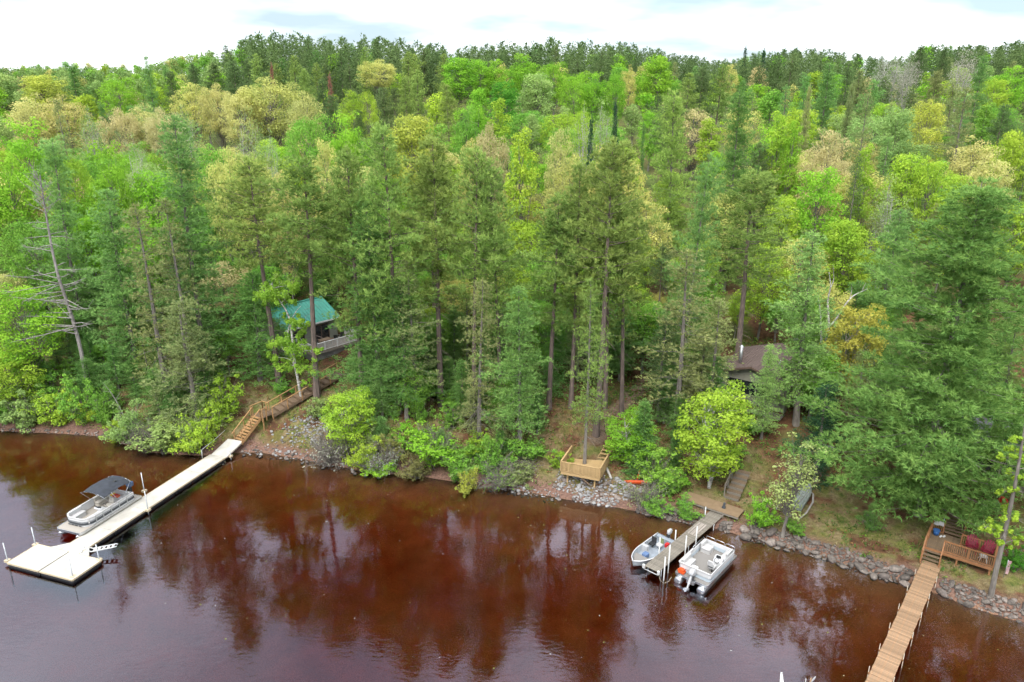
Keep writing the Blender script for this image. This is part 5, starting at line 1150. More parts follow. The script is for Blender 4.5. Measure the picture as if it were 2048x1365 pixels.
# ------------------------------------------------------------------ cedar dock and deck
CD = frame('cedar_dock', (30.95, 45.45), (-.636, -.772)); tag(CD, 'orange-brown cedar plank dock running out from the stone bank', 'dock')
for k in range(8):
    x0 = -.15 + k * 2.44; sct = link('dock_section', None, CD, (x0, 0, .68 + RNG.uniform(-.02, .02)))
    for i in range(17): link('plank', shared_box((.134, 1.22, .035), 'timber_orange', 'plank'), sct, (.07 + i * .1425, RNG.uniform(-.01, .01), 0))
    for yy in (-.56, .56): bar('side_beam', sct, (0, yy, -.1), (2.41, yy, -.1), .05, .16, 'timber_cedar')
    for yy in (-.68, .68):
        pipe('pipe_leg', CD, [(x0 + 2.3, yy, -2.2), (x0 + 2.3, yy, 1.1)], .022, 'rope'); MB().box((x0 + 2.3, yy * .96, .6), (.1, .08, .14)).make('leg_bracket', 'timber_cedar', CD)
CK = frame('cedar_deck', (30.91, 46.51), (.79, -.613)); tag(CK, 'cedar deck with railing and steps at the head of the cedar dock', 'deck')
ZC = 1.45
for i in range(14): piece('floor_board', CK, (.075 + i * .145, 1.35, ZC), (.138, 2.7, .04), 'timber_deck')
for i in range(15): piece('floor_board', CK, (2.105 + i * .145, .9, ZC), (.138, 1.8, .04), 'timber_deck')
for a, b in (((0, -.02), (4.28, -.02)), ((4.28, 0), (4.28, 1.8)), ((0, 0), (0, 2.7)), ((2.03, 1.82), (4.28, 1.82))): bar('rim_joist', CK, (*a, ZC - .13), (*b, ZC - .13), .05, .22, 'timber_cedar')
railing(CK, (1.15, 0, ZC), (4.28, 0, ZC), .9, 'timber_cedar', .1, 2, .125, .05, .15, .08, True, (True, True), .04)
railing(CK, (4.28, 0, ZC), (4.28, 1.8, ZC), .9, 'timber_cedar', .1, 1, .125, .05, .15, .08, True, (False, True), .04)
railing(CK, (2.05, 1.8, ZC), (4.28, 1.8, ZC), .9, 'timber_cedar', .1, 2, .125, .05, .15, .08, True, (True, False), .04)
railing(CK, (0, 0, ZC), (0, 2.7, ZC), .9, 'timber_cedar', .1, 2, 0, .05, .15); railing(CK, (0, 2.7, ZC), (.75, 2.7, ZC), .9, 'timber_cedar', .1, 1, .125, .05, .15, .08, True, (False, True), .04)
for p in ((.1, .1), (2.1, .1), (4.15, .1), (4.15, 1.7), (.1, 2.5)): piece('support_post', CK, (*p, .55), (.12, .12, 1.7), 'timber_cedar')
for i in range(4): piece('lower_tread', CK, (.55, -.15 - i * .24, ZC - .2 * (i + 1)), (1.1, .24, .045), 'timber_deck')
for x in (-.02, 1.12): bar('lower_stringer', CK, (x, .05, ZC - .08), (x, -1.05, ZC - .98), .05, .24, 'timber_cedar')
bar('hand_rail', CK, (1.15, 0, ZC + .9), (1.15, -1.0, ZC + .1), .09, .05, 'timber_cedar'); bar('hand_rail', CK, (-.05, 0, ZC + .9), (-.05, -1.0, ZC + .1), .09, .05, 'timber_cedar')
piece('rail_post', CK, (1.15, -1.0, ZC - .3), (.09, .09, 1.0), 'timber_cedar'); piece('rail_post', CK, (-.05, -1.0, ZC - .3), (.09, .09, 1.0), 'timber_cedar')
for i in range(8): piece('upper_tread', CK, (1.4, 2.85 + i * .26, ZC + .15 * (i + 1)), (1.25, .25, .045), 'timber_deck')
for x in (.75, 2.05): bar('upper_stringer', CK, (x, 2.7, ZC - .05), (x, 4.9, ZC + 1.22), .05, .24, 'timber_cedar')
bar('hand_rail', CK, (2.1, 2.6, ZC + .95), (2.1, 4.9, ZC + 2.1), .1, .06, 'timber_cedar'); piece('rail_post', CK, (2.1, 4.85, ZC + 1.6), (.1, .1, 1.1), 'timber_cedar')
def ck(u, v): return (30.91 + .79 * u + .613 * v, 46.51 - .613 * u + .79 * v)
def adirondack(u, v, ang, lb):
    a = link('adirondack_chair', None, None, (*ck(u, v), ZC + .02), ang); tag(a, lb, 'chair', 'maroon chairs on the cedar deck')
    for i in range(5): piece('seat_slat', a, (-.2 + i * .11, 0, .36 + i * .025), (.1, .52, .03), 'maroon_plastic', (0, -.2, 0))
    for i in range(5):
        h = .85 - .07 * abs(i - 2) ** 1.6; k = MB(); k.box((0, 0, h / 2), (.03, .115, h)); k.tube([(-.015, 0, h), (.015, 0, h)], .057, 8); k.make('back_slat', 'maroon_plastic', a, loc=(-.27, (i - 2) * .122, .33), rot=(-(i - 2) * .05, -.32, 0))
    for s in (-1, 1):
        MB().prism(rrect(-.42, .38, -.07, .07, .06, 3), .60, .63).make('armrest', 'maroon_plastic', a, loc=(.02, s * .34, 0)); piece('leg', a, (.32, s * .32, .3), (.09, .04, .6), 'maroon_plastic'); piece('leg', a, (-.32, s * .3, .24), (.09, .04, .5), 'maroon_plastic')
adirondack(2.75, 1.3, -2.15, 'maroon slatted garden chair next to the upper steps on cedar deck'); adirondack(3.75, 1.25, -2.35, 'maroon slatted garden chair in the far corner of cedar deck')
wc = link('plastic_chair', None, None, (*ck(3.6, .4), ZC + .02), -.5); tag(wc, 'white plastic stool behind the cedar deck railing', 'stool')
MB().prism(rrect(-.24, .24, -.24, .24, .1, 4), .42, .46).make('seat', 'pvc_white', wc)
for x in (-.2, .2):
    for y in (-.2, .2): bar('leg', wc, (x * .8, y * .8, .43), (x * 1.3, y * 1.3, 0), .06, .03, 'pvc_white')
bk = link('bucket', None, None, (*ck(.35, 2.2), ZC + .02)); tag(bk, 'blue plastic bucket in the corner of the cedar deck', 'bucket')
MB().tube([(0, 0, 0), (0, 0, .4)], [.19, .23], 14).make('body', 'blue_plastic', bk, True); MB().tube([(0, 0, .36), (0, 0, .42)], .25, 14).make('rim', 'blue_plastic', bk)
for i, (u, v, lb) in enumerate(((.70, 2.1, 'white sandal on the cedar deck, the one closer to blue bucket'), (.9, 2.25, 'white sandal on the cedar deck, the one closer to upper steps'))):
    sh = link('sandal', None, None, (*ck(u, v), ZC + .025), .6); tag(sh, lb, 'shoe', 'sandals on the cedar deck')
    MB().prism(rrect(-.15, .15, -.055, .055, .05, 4), 0, .05).make('sole', 'white_gel', sh); MB().tube([(.05, -.06, .03), (.05, 0, .1), (.05, .06, .03)], .02, 5).make('strap', 'white_gel', sh)
tw = link('draped_towel', None, None, (*ck(.38, 2.7), ZC + .9), -.66); tag(tw, 'white towel hung over the cedar deck rail', 'towel')
MB().loft([[(x, .1, -.3), (x, .09, .03), (x, 0, .06), (x, -.09, .03), (x, -.1, -.26 + .04 * math.sin(x * 9))] for x in np.linspace(-.34, .34, 9)]).make('cloth', 'white_vinyl', tw)
for u, lb in ((.1, 'pale bottle standing on the cedar rail at the outer post'), (.66, 'pale bottle standing on the cedar rail beside the steps')):
    bo = link('bottle', None, None, (*ck(u, 2.7), ZC + .93)); tag(bo, lb, 'bottle', 'bottles on the cedar rail'); MB().tube([(0, 0, 0), (0, 0, .2), (0, 0, .27), (0, 0, .36)], [.05, .05, .02, .02], 8).make('body', 'pale_blue_panel', bo, True)

# ------------------------------------------------------------------ small things on the bank
p = on_ground(1276, 972)
ky = link('kayak', None, None, p + Vector((0, 0, .3)), rot=(.9, .2, 2.75)); tag(ky, 'orange kayak lying half under the light green shrub', 'kayak')
rings = [[(x, .32 * k * math.cos(a), .17 * k * math.sin(a) + .12 * abs(x / 1.4) ** 3) for a in np.linspace(0, 6.283, 13)[:-1]] for x, k in ((-1.45, .04), (-1.3, .3), (-.9, .72), (-.3, 1), (.3, 1), (.9, .72), (1.3, .3), (1.45, .04))]
MB().loft(rings, True, True).make('hull', 'orange_plastic', ky, True); MB().prism(rrect(-.4, .4, -.2, .2, .15, 4), .14, .2).make('cockpit', 'black_plastic', ky)
bar('paddle', None, p + Vector((-.1, .3, .2)), p + Vector((.15, .4, 1.3)), .12, .04, 'orange_plastic'); o = bpy.data.objects['paddle']; tag(o, 'orange blade standing up beside the orange kayak', 'paddle')
a, b = on_ground(1590, 1028), on_ground(1622, 978)
so, si = hull(3.9, 1.25, .45, .05)
ub = link('upturned_boat', None, None, (a + b) / 2 + Vector((0, 0, .75)), rot=(math.pi + .45, -.10, math.atan2(b.y - a.y, b.x - a.x) )); tag(ub, 'grey-green rowing boat lying upside down under the dark hemlock', 'boat')
hb = MB(); hb.loft(so); hb.loft([r[::-1] for r in si]); hb.add(so[0] + [(so[0][0][0], 0, .3)], [(i, i + 1, 7) for i in range(6)] + [(6, 0, 7)]); hb.make('hull', 'boat_green', ub); MB().tube([(r[3][0], r[3][1], r[3][2] - .01) for r in so], .025, 5).make('keel', 'boat_green', ub)
for y in (-.35, .35): MB().tube([(r[3][0], y, r[2][2] - .0) for r in so[:9]], .018, 5).make('hull_rib', 'boat_green', ub)
pts = [on_ground(*q) + Vector((0, 0, z)) for q, z in (((1597, 1042), .1), ((1612, 1032), .25), ((1624, 1016), .5), ((1625, 1000), .5), ((1617, 986), .2))]
tag(pipe('bent_limb', None, pts, [.05, .07, .08, .075, .05], 'driftwood'), 'pale curved limb bent like a bow beside upturned boat', 'branch')
for nm, q0, q1, r_, lb in (('driftwood_log', (335, 848), (375, 840), .10, 'pale driftwood log on the beach below the grey snag'), ('fallen_log', (1640, 895), (1680, 908), .2, 'grey fallen log on the slope beside the huge white pine'), ('weathered_plank', (1551, 1022), (1566, 997), .06, 'pale plank leaning by the vivid green shrub'), ('fallen_log', (1455, 950), (1470, 940), .12, 'short pale log beside the yellow-green maple'), ('birch_stub', (1213, 940), (1222, 962), .14, 'white birch stub leaning against the new deck post')):
    a, b = on_ground(*q0), on_ground(*q1); tag(pipe(nm, None, [a + Vector((0, 0, r_)), (a + b) / 2 + Vector((0, .05, r_ * 1.15)), b + Vector((0, 0, r_))], [r_, r_ * .9, r_ * .7], 'driftwood' if 'birch' not in nm else 'bark_birch'), lb, 'log')
SS = frame('bank_steps', (18.7, 54.3), (.55, .835)); tag(SS, 'old plank steps with a grey handrail above the plywood platform', 'steps')
for i in range(6):
    x = .3 + i * .55; g = tz(18.7 + .55 * x, 54.3 + .835 * x); piece('tread', SS, (x, 0, max(.95 + i * .22, g + .05)), (.5, 1.2, .06), 'timber_deck'); piece('riser', SS, (x - .26, 0, max(.85 + i * .22, g - .05)), (.05, 1.2, .2), 'timber_grey')
for i in range(4): piece('post', SS, (.2 + i * .95, .68, 1.35 + i * .38), (.1, .1, 1.1), 'timber_grey')
bar('handrail', SS, (.1, .68, 1.9), (3.2, .68, 3.1), .07, .07, 'timber_grey'); bar('handrail', SS, (.1, .68, 1.5), (3.2, .68, 2.7), .05, .05, 'timber_grey')
p = on_ground(1978, 1014); bd = link('boulder', None, None, p + Vector((0, 0, .25)), scale=(.75, .6, .55)); tag(bd, 'rounded grey boulder on the lawn behind the cedar deck', 'boulder')
p = on_ground(1998, 1008); tb2 = link('red_tub', None, None, p + Vector((0, 0, .1)), rot=(.5, .5, 0)); tag(tb2, 'small red tub tipped over beside the grey boulder', 'tub')
MB().tube([(0, 0, 0), (0, 0, .45)], [.24, .33], 14, True).make('body', 'red_plastic', tb2, True); MB().tube([(0, 0, .42), (0, 0, .48)], .35, 14).make('rim', 'red_plastic', tb2)
p = on_ground(2006, 1158); ws = link('wind_sock', None, None, p); tag(ws, 'pink and white striped flag on a thin pole behind the grey birch', 'flag')
pipe('pole', ws, [(0, 0, 0), (.05, 0, 1.5)], .015, 'galvanised', 6); MB().loft([[(.06 + .02 * math.sin(z * 9), 0, 1.45 - z), (.2, .04 * math.sin(z * 8), 1.4 - z), (.34 - .05 * z, .02, 1.36 - z)] for z in np.linspace(0, 1.1, 9)]).make('cloth', 'pink_fabric', ws)
# white hoist frame and paddle at the dock that ends below the picture
p = gp(1563, 1345, 1.6); hf = link('hoist_frame', None, None, (p.x, p.y, 0)); tag(hf, 'white A-frame of a boat hoist cut off by the bottom edge', 'hoist')
pipe('hoist_leg', hf, [(0, 0, 1.6), (-.35, -1.2, -1.5)], .06, 'pvc_white'); pipe('hoist_leg', hf, [(0, 0, 1.6), (.45, -1.1, -1.5)], .05, 'pvc_white'); pipe('hoist_cable', hf, [(0, -.05, 1.4), (.02, -.8, -.5)], .02, 'black_rubber', 5)
p = gp(1614, 1345, 1.5); pd = link('upright_paddle', None, None, (p.x, p.y, 0)); tag(pd, 'white paddle blade standing up beside the bottom edge', 'paddle')
k = MB(); k.loft([[(r * .09 * math.cos(a), r * .025 * math.sin(a), z) for a in np.linspace(0, 6.283, 9)[:-1]] for z, r in ((1.0, .3), (1.1, .8), (1.3, 1), (1.48, .7), (1.54, .2))], True, True); k.make('blade', 'white_gel', pd, True, rot=(.25, .2, .3)); pipe('shaft', pd, [(0, 0, 1.05), (-.1, -.25, -1.5)], .02, 'pvc_white', 6)
p = gp(1622, 1358, 1.1); tag(pipe('dock_post', None, [(p.x, p.y, 1.15), (p.x, p.y - .02, -2)], .05, 'timber_orange'), 'orange wooden post top at the bottom edge', 'post')
# vehicles parked behind the pines
def parked_car(px, py, D, mat, lb, ang):
    q = at_dist(px, py, D); g = tz(q.x, D); c = link('parked_car', None, None, (q.x, D, g), ang); tag(c, lb, 'car')
    MB().loft([[(x, y, z) for x, y in rrect(-2.2 + i, 2.2 - i * .8, -.88 + j, .88 - j, .25, 3)] for z, i, j in ((.35, .05, .03), (.6, 0, 0), (.9, .05, .03), (.98, .15, .08))], True, True).make('body', mat, c, True)
    MB().loft([[(x, y, z) for x, y in rrect(-1.6 + i, .9 - i * 1.6, -.8 + j, .8 - j, .2, 3)] for z, i, j in ((.96, 0, 0), (1.4, .3, .16))], True, True).make('window_band', 'glass_dark', c, True)
    MB().prism(rrect(-1.3, .45, -.63, .63, .2, 3), 1.4, 1.47).make('roof', mat, c)
    for x in (-1.4, 1.4):
        for y in (-.82, .82): MB().tube([(x, y - .1, .33), (x, y + .1, .33)], .33, 14).make('wheel', 'black_rubber', c)
parked_car(970, 642, 92, 'car_silver', 'silver car glimpsed between trunks behind the fresh green white pine', .3); parked_car(1078, 606, 98, 'car_white', 'white car glimpsed behind the central pine trunks', .1)

# ------------------------------------------------------------------ stones
def stone_mesh(seed, mat, n=0):
    rg = np.random.default_rng(seed); b = bpy.data.meshes.new('stone'); import bmesh as bm_
    bm = bm_.new(); bm_.ops.create_icosphere(bm, subdivisions=2, radius=1)
    ax = rg.normal(size=(5, 3)); ax /= np.linalg.norm(ax, axis=1)[:, None]; am = rg.uniform(.05, .16, 5)
    for v in bm.verts:
        c = np.array(v.co); k = 1 + sum(a * math.sin(3 * float(x @ c) + i) for i, (a, x) in enumerate(zip(am, ax))); v.co = c * k * np.array([1, .8, .62])
    for f in bm.faces: f.smooth = True
    bm.to_mesh(b); bm.free(); b.materials.append(MATS[mat]); return b
bd.data = None if False else bd.data
SM = {m: [stone_mesh(i * 7 + 1, m) for i in range(5)] for m in ('stone', 'stone_pale', 'stone_dark')}
link('surface', SM['stone_dark'][0], bd)
def riprap(name, label, cells, n, mats, rmin, rmax, lift=0.0):
    """cells(): random plan point on the bank; the n largest that do not crowd each other become stones"""
    root = link(name, None, None, (0, 0, 0)); pts = []; rr = random.Random(len(label)); tries = 0
    while len(pts) < n and tries < n * 40:
        tries += 1; x, y, k = cells(rr); r = rmin + (rmax - rmin) * rr.random() ** 2.2 * k
        if abs((x - 30.95) * .772 - (y - 45.45) * .636) < .95 or abs((x - 10.17) * .742 - (y - 44.88) * .67) < .75: continue
        if any((x - a) ** 2 + (y - b) ** 2 < (.62 * (r + c)) ** 2 for a, b, c in pts): continue
        pts.append((x, y, r))
    zs = terrain(np.array([p[0] for p in pts]), np.array([p[1] for p in pts]))
    root.location = (pts[0][0], pts[0][1], float(zs[0]))
    for (x, y, r), z in zip(pts, zs):
        link('stone', rr.choice(SM[rr.choice(mats)]), root, Vector((x, y, float(z) + r * .25 + lift)) - root.location, rot=(rr.uniform(-.4, .4), rr.uniform(-.4, .4), rr.uniform(0, 6.28)), scale=(r * rr.uniform(.85, 1.3), r, r * rr.uniform(.8, 1.15)))
    tag(root, label, 'rocks'); return root
def shore_pt(x, d):
    y0 = float(np.interp(x, SH[:, 0], SH[:, 1])); i = max(0, int(np.searchsorted(SH[:, 0], x)) - 1); t = SH[i + 1] - SH[i]; t = t / np.hypot(*t)
    return x - t[1] * d, y0 + t[0] * d
def strip(x0, x1, d0, d1, big=True):
    def f(rr):
        d = rr.uniform(d0, d1); x, y = shore_pt(rr.uniform(x0, x1), d); return x, y, 1.0 if (big and d < .8) else .7
    return f
def pile(rr):
    while True:
        a = rr.uniform(0, 1); d = rr.uniform(-.1, 3.0); x = rr.uniform(3.2, 10.3)
        if d < 1.0 and not 5.3 < x < 9: continue
        px, py = shore_pt(x, d); return px, py, 1.0
riprap('rock_pile', 'pile of pale rounded rocks under the new timber deck', pile, 290, ('stone_pale', 'stone_pale', 'stone'), .10, .30)
riprap('stone_bank', 'dark stone bank between grey dock and cedar dock', strip(18.4, 29.9, -.5, 1.2), 280, ('stone', 'stone_dark', 'stone_dark'), .09, .50)
riprap('stone_bank', 'stone bank beyond the cedar dock under the grey birch', strip(29.9, 39.5, -.1, 1.5), 270, ('stone', 'stone_dark', 'stone_dark'), .09, .44)
riprap('stone_bank', 'short row of dark stones under the plywood platform', strip(10.6, 17.6, -.1, .9), 130, ('stone', 'stone_dark'), .13, .34)
riprap('rock_patch', 'patch of small grey rocks on the bare slope above the beach', lambda rr: (rr.gauss(-19.8, 1.8), rr.gauss(66.6, .95), .8), 290, ('stone', 'stone_pale', 'stone_pale'), .09, .26)
riprap('beach_stones', 'scattered stones along the beach below the grey brush', strip(-27, -12, -.8, .9), 170, ('stone', 'stone_dark', 'stone_pale'), .07, .26)
riprap('beach_stones', 'scattered stones along the beach beside the new timber deck', strip(-3, 4.2, -.8, .7), 110, ('stone_pale', 'stone'), .07, .22)
riprap('beach_stones', 'low stones lining the beach below the grey snag', strip(-60, -40, -.1, .6), 110, ('stone', 'stone_dark'), .06, .2)

# ------------------------------------------------------------------ single trees drawn stem by stem
def stem_tree(name, label, base_px, D, stems, clumps, color, bark, leafsize=.16, cat='tree', side=(), twigs=0, seed=0, per_px=16, limbs=True):
    """stems: lists of (px, py, radius) from the foot up; clumps: (px, py, radius in px, depth offset in m)"""
    rng = np.random.default_rng(seed); base = on_ground(*base_px) if D is None else None
    D = D or base.y; base = base or at_dist(base_px[0], base_px[1], D); base.z = tz(base.x, base.y); root = link(name, None, None, base); tag(root, label, cat)
    tb = MB(); P3 = []
    for st in stems:
        pts = [at_dist(x, y, D + (rng.normal(0, .15) if i else 0)) - base for i, (x, y, r) in enumerate(st)]
        if st is stems[0]: pts[0] = Vector((0, 0, -.2))
        t = np.linspace(0, 1, len(pts)); tt = np.linspace(0, 1, len(pts) * 3); A = np.array([tuple(p) for p in pts]); A = np.stack([np.interp(tt, t, A[:, i]) for i in range(3)], 1); A[1:-1] = (A[:-2] + 2 * A[1:-1] + A[2:]) / 4
        tb.tube(A, np.interp(tt, t, [q[2] for q in st]), 8); P3.append(A)
    for A, B_, r in side: tb.tube([A, (A + B_) / 2 + rng.normal(0, .08, 3), B_], [r, r * .7, r * .25], 4)
    al = np.vstack(P3); VT = []
    for (x, y, r, dy) in clumps:
        c = np.array(tuple(at_dist(x, y, D + dy) - base)); rm = r * project(Vector(c) + base)[2] / FPX
        low = al[al[:, 2] < c[2] + .2]; low = low if len(low) else al
        q = low[np.argmin(np.linalg.norm(low - c, axis=1))]
        if limbs: tb.tube([q, (q + c) / 2 + rng.normal(0, .1, 3), c], [.035, .025, .012], 4, False)
        for _ in range(5 + twigs):
            e = c + nrm(rng.normal(size=3)) * rm * .9; tb.tube([c, (c + e) / 2 + rng.normal(0, .05, 3), e], [.012, .009, .004], 3, False)
        nsub = max(5, int(rm * 9)); n = int(r * per_px * 1.9)
        sub = c + nrm(rng.normal(size=(nsub, 3))) * rm * rng.uniform(.2, 1.35, (nsub, 1)) * np.array([1, 1, .7]); ci = rng.integers(0, nsub, n); u = nrm(rng.normal(size=(n, 3)))
        VT.append(leaves(rng, sub[ci] + u * rm * .36 * rng.random((n, 1)) ** .5 * rng.uniform(.5, 1.2, (nsub, 1))[ci], u + UPV * .5, leafsize, rng.uniform(.2, .8, nsub)[ci]))
    link('trunk', tb.mesh('trunk', bark), root)
    if VT: c = link('crown', quad_mesh('crown', VT, 'leaf'), root); c.color = (*CO[color], 1)
    return root
stem_tree('birch_tree', 'leaning white birch with bright leaves in front of the green-roofed cabin', (604, 803), None,
    [[(604, 803, .17), (596, 760, .15), (588, 720, .13), (585, 680, .11), (580, 640, .09), (572, 620, .07), (552, 592, .04), (545, 570, .02)], [(602, 795, .13), (592, 740, .11), (578, 700, .09), (575, 660, .07), (590, 625, .04), (602, 612, .02)]],
    [(548, 585, 34, 0), (525, 590, 24, .4), (570, 600, 22, -.3), (575, 572, 24, .2), (545, 565, 20, .5), (585, 640, 20, 0), (610, 648, 22, .3), (562, 690, 28, 0), (590, 700, 30, -.4), (615, 735, 22, .2), (580, 730, 26, .3), (605, 765, 14, 0), (550, 715, 18, .2), (630, 700, 16, .3), (600, 675, 18, .4)], 'BI', 'bark_birch', .17, seed=3, per_px=22)
stem_tree('birch_tree', 'grey-stemmed birch with sparse lime leaves leaning at the stone edge', (1982, 1192), None,
    [[(1982, 1192, .19), (1990, 1150, .165), (2002, 1100, .15), (2013, 1050, .135), (2024, 1000, .12), (2034, 950, .10), (2042, 900, .08), (2050, 850, .05), (2056, 800, .02)]],
    [(1985, 1058, 22, .3), (1970, 1055, 14, 0), (2005, 1075, 20, -.4), (2030, 1080, 18, .4), (2015, 1020, 16, .5), (2035, 1040, 20, -.3), (2010, 985, 18, 0), (2025, 945, 20, .3), (2045, 985, 20, -.3), (2015, 915, 16, .4), (2040, 905, 18, .2), (2030, 880, 16, 0), (2058, 930, 18, 0)], 'YG', 'bark_grey', .15, seed=4, per_px=11, twigs=3)
stem_tree('dead_birch', 'dead white birch with three bare forked stems behind the larch', (1642, 745), 69.0,
    [[(1642, 760, .2), (1644, 715, .17), (1652, 680, .15), (1658, 655, .13), (1656, 620, .10), (1655, 600, .08), (1662, 575, .06), (1658, 545, .03)], [(1643, 720, .14), (1643, 670, .11), (1640, 620, .09), (1636, 590, .05)], [(1658, 655, .10), (1672, 640, .09), (1690, 610, .07), (1705, 592, .05), (1735, 578, .02)], [(1662, 575, .05), (1668, 560, .035), (1666, 530, .015)], [(1700, 596, .04), (1704, 580, .025), (1703, 568, .012)], [(1725, 580, .03), (1732, 565, .015)]], [], 'G', 'bark_birch', seed=5)
rg5 = np.random.default_rng(12); b0 = on_ground(178, 790); Ds = b0.y; sd_ = []
trk = [(178, 790), (160, 690), (140, 620), (118, 560), (104, 500), (94, 440), (86, 395), (80, 350)]
tw = np.array([tuple(at_dist(x, y, Ds) - b0) for x, y in trk])
for i in range(70):
    k = rg5.uniform(.18, .99); p_ = np.array([np.interp(k, np.linspace(0, 1, 8), tw[:, j]) for j in range(3)]); left = rg5.random() < .62
    ln_b = rg5.uniform(1.2, 4.6) * (1.2 - k) * (1.3 if left else .8) + .6; a = (math.pi + rg5.normal(0, .6)) if left else rg5.normal(0, .7); el = rg5.normal(.05, .18) if k < .7 else rg5.uniform(.5, 1.2)
    e_ = p_ + ln_b * np.array([math.cos(a) * math.cos(el), math.sin(a) * math.cos(el), math.sin(el)]); sd_.append((p_, e_, .05 * (1.2 - k) + .018))
    for _ in range(3):
        m_ = p_ + (e_ - p_) * rg5.uniform(.4, .9); sd_.append((m_, m_ + rg5.normal(0, .35, 3) + (e_ - p_) * .15, .022))
stem_tree('dead_snag', 'bare grey dead conifer leaning over the shore with whiskery side branches', (178, 790), None, [[(x, y, (.20 * (1 - i / 8) + .02)) for i, (x, y) in enumerate(trk)]], [], 'G', 'bark_dead', side=sd_, seed=6)
b1 = on_ground(262, 862)
stem_tree('dead_sapling', 'short leaning dead sapling rising from the pale shore shrub', (255, 850), None, [[(257, 852, .06), (240, 815, .05), (222, 785, .03), (205, 765, .01)], [(240, 815, .03), (228, 805, .01)], [(232, 800, .03), (240, 785, .01)], [(222, 785, .02), (205, 782, .008)]], [], 'G', 'bark_dead', seed=7)

# ------------------------------------------------------------------ ground cover: grasses, seedlings and leaf litter nobody could count
rg = np.random.default_rng(8); n0 = 60000
x = rg.uniform(-62, 46, n0); y = rg.uniform(40, 100, n0); d = shore_d(x, y); nz2 = vnoise(x / 2.4, y / 2.4, 11)
keep = (d > .9) & (d < 34) & (np.abs(x) < y * .74) & (nz2 + rg.uniform(-.25, .25, n0) > np.interp(d, [1, 4, 10, 30], [.38, .36, .46, .5]))
pb = np.stack([1024 + FPX * x / (y * math.cos(PITCH) + 30 * math.sin(PITCH))], 1)
keep &= ~np.array([any((a - q[0]) ** 2 + (b - q[1]) ** 2 < .8 for q in path_pts) for a, b in zip(x, y)]) if False else keep
x, y, d, nz2 = x[keep], y[keep], d[keep], nz2[keep]; z = terrain(x, y, d); n = len(x); pos = np.stack([x, y, z], 1)
grass = (d < 11) & (rg.random(n) < .75); pal_g = np.array([(.17, .20, .05), (.26, .23, .10), (.10, .16, .03), (.32, .27, .14)]); pal_f = np.array([(.09, .19, .03), (.06, .13, .03), (.16, .27, .04), (.11, .16, .05), (.20, .11, .05)])
V1, _ = blades(rg, pos[grass], np.tile(UPV, (grass.sum(), 1)), 6, .26, .035, .45, np.zeros(grass.sum())); c1 = np.repeat(pal_g[rg.integers(0, 4, grass.sum())] * rg.uniform(.7, 1.2, (grass.sum(), 1)), 18, 0)
pf = np.repeat(pos[~grass], 7, 0); pf = pf + rg.normal(0, .16, pf.shape) * np.array([1, 1, .4]) + np.array([0, 0, .22]) * rg.random((len(pf), 1)); V2, _ = leaves(rg, pf, np.tile(UPV, (len(pf), 1)), .15, np.zeros(len(pf)))
c2 = np.repeat(pal_f[rg.integers(0, 5, (~grass).sum())] * rg.uniform(.7, 1.2, ((~grass).sum(), 1)), 28, 0)
V = np.vstack([V1, V2]); cl = np.ones((len(V), 4)); cl[:, :3] = np.vstack([c1, c2])
o = link('undergrowth', mesh_np('undergrowth', V, T=np.arange(len(V1)).reshape(-1, 3), Q=len(V1) + np.arange(len(V2)).reshape(-1, 4), mat='undergrowth', attrs={'col': cl})); tag(o, 'grass tufts and low seedlings covering the bank', 'undergrowth', kind='stuff')
print('undergrowth', len(V1) // 3, len(V2) // 4)

# leaves, seeds and foam specks floating on the lake
rg = np.random.default_rng(21); P_ = []
for px, py, n_, sx_, sy_ in ((430, 915, 60, 30, 10), (700, 1150, 60, 420, 150), (1450, 1200, 60, 300, 100), (300, 1000, 30, 200, 60), (1050, 1040, 30, 150, 30)):
    for _ in range(n_):
        q = gp(px + rg.normal(0, sx_), py + rg.normal(0, sy_), .012)
        if float(shore_d(np.array([q.x]), np.array([q.y]))[0]) < -.4: P_.append(tuple(q))
P_ = np.array(P_); a_ = rg.uniform(0, 6.28, len(P_)); l_ = rg.uniform(.03, .085, len(P_)); ux = np.stack([np.cos(a_), np.sin(a_), 0 * a_], 1) * l_[:, None]; uy = np.stack([-np.sin(a_), np.cos(a_), 0 * a_], 1) * l_[:, None] * .6
V = np.stack([P_ - ux, P_ - uy, P_ + ux, P_ + uy], 1).reshape(-1, 3); cl = np.ones((len(V), 4)); cl[:, :3] = np.repeat(np.array([(.34, .30, .16), (.30, .34, .10), (.38, .37, .33)])[rg.integers(0, 3, len(P_))], 4, 0)
tag(link('floating_leaves', mesh_np('floating_leaves', V, Q=np.arange(len(V)).reshape(-1, 4), mat='undergrowth', attrs={'col': cl})), 'specks of leaves floating on the brown water', 'leaves', kind='stuff')

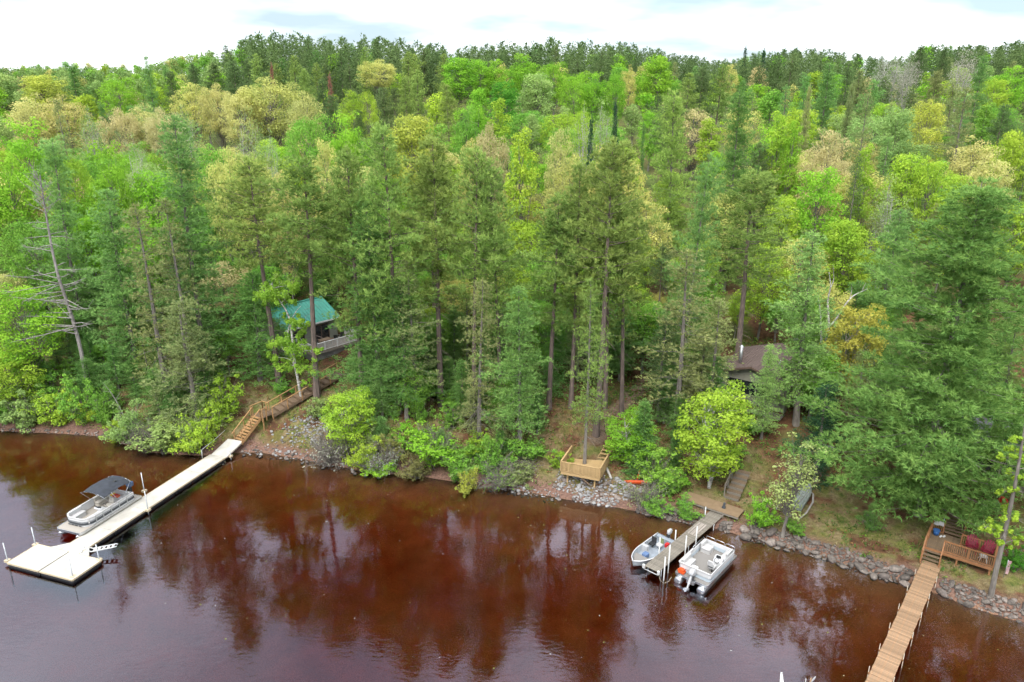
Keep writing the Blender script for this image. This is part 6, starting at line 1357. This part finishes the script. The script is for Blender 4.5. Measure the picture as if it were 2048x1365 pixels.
# ------------------------------------------------------------------ labels for the trees of the forest
COLS = [(-999, 130, 'above dock platform'), (130, 430, 'above beach shrubs'), (430, 720, 'above green cabin'), (720, 1000, 'above shore thicket'), (1000, 1330, 'above new deck'), (1330, 1640, 'above brown house'), (1640, 1880, 'above huge pine'), (1880, 9999, 'above cedar deck')]
BANDS = [(0, 79, 'low by the water'), (79, 98, 'behind the shore pines'), (98, 132, 'low on the slope'), (132, 185, 'halfway up the slope'), (185, 275, 'high on the slope'), (275, 999, 'on the ridge')]
ORD = ['first', 'second', 'third', 'fourth', 'fifth', 'sixth', 'seventh', 'eighth', 'ninth', 'tenth', 'eleventh', 'twelfth', 'thirteenth', 'fourteenth', 'fifteenth', 'sixteenth', 'seventeenth', 'eighteenth', 'nineteenth', 'twentieth'] + ['twenty-' + w_ for w_ in ('first', 'second', 'third', 'fourth', 'fifth', 'sixth', 'seventh', 'eighth', 'ninth')] + ['thirtieth'] + ['thirty-' + w_ for w_ in ('first', 'second', 'third', 'fourth', 'fifth', 'sixth', 'seventh', 'eighth', 'ninth')]
cells = {}
for (px, py, D, o) in [(t[0], t[1], t[2], t[5]) for t in TREES] + AUTO + UNDER + THICKET:
    if o is None or o.get('label'): continue
    k, c = o['_k'], o['_c']; ci = next(i for i, q in enumerate(COLS) if q[0] <= px < q[1]); bi = next(i for i, q in enumerate(BANDS) if q[0] <= D < q[1])
    young = 'young ' if (px, py, D, o) in UNDER and -60 < px < 2110 else 'edge ' if px < -60 or px > 2110 else ''
    cells.setdefault((young + CWORD[c] + ' ' + KWORD[k], ci, bi), []).append((px, o)); o['group'] = 'trees ' + BANDS[bi][2]
for (what, ci, bi), lst in cells.items():
    lst.sort(key=lambda t: t[0])
    for i, (px, o) in enumerate(lst):
        pre = what if len(lst) == 1 else ORD[min(i, len(ORD) - 1)] + ' ' + what + ' from left'
        o['label'] = pre + ' ' + BANDS[bi][2] + (', ' + COLS[ci][2] if bi else COLS[ci][2].replace('above', ', near'))
for o in bpy.data.objects:
    for k in ('_k', '_c'):
        if k in o: del o[k]
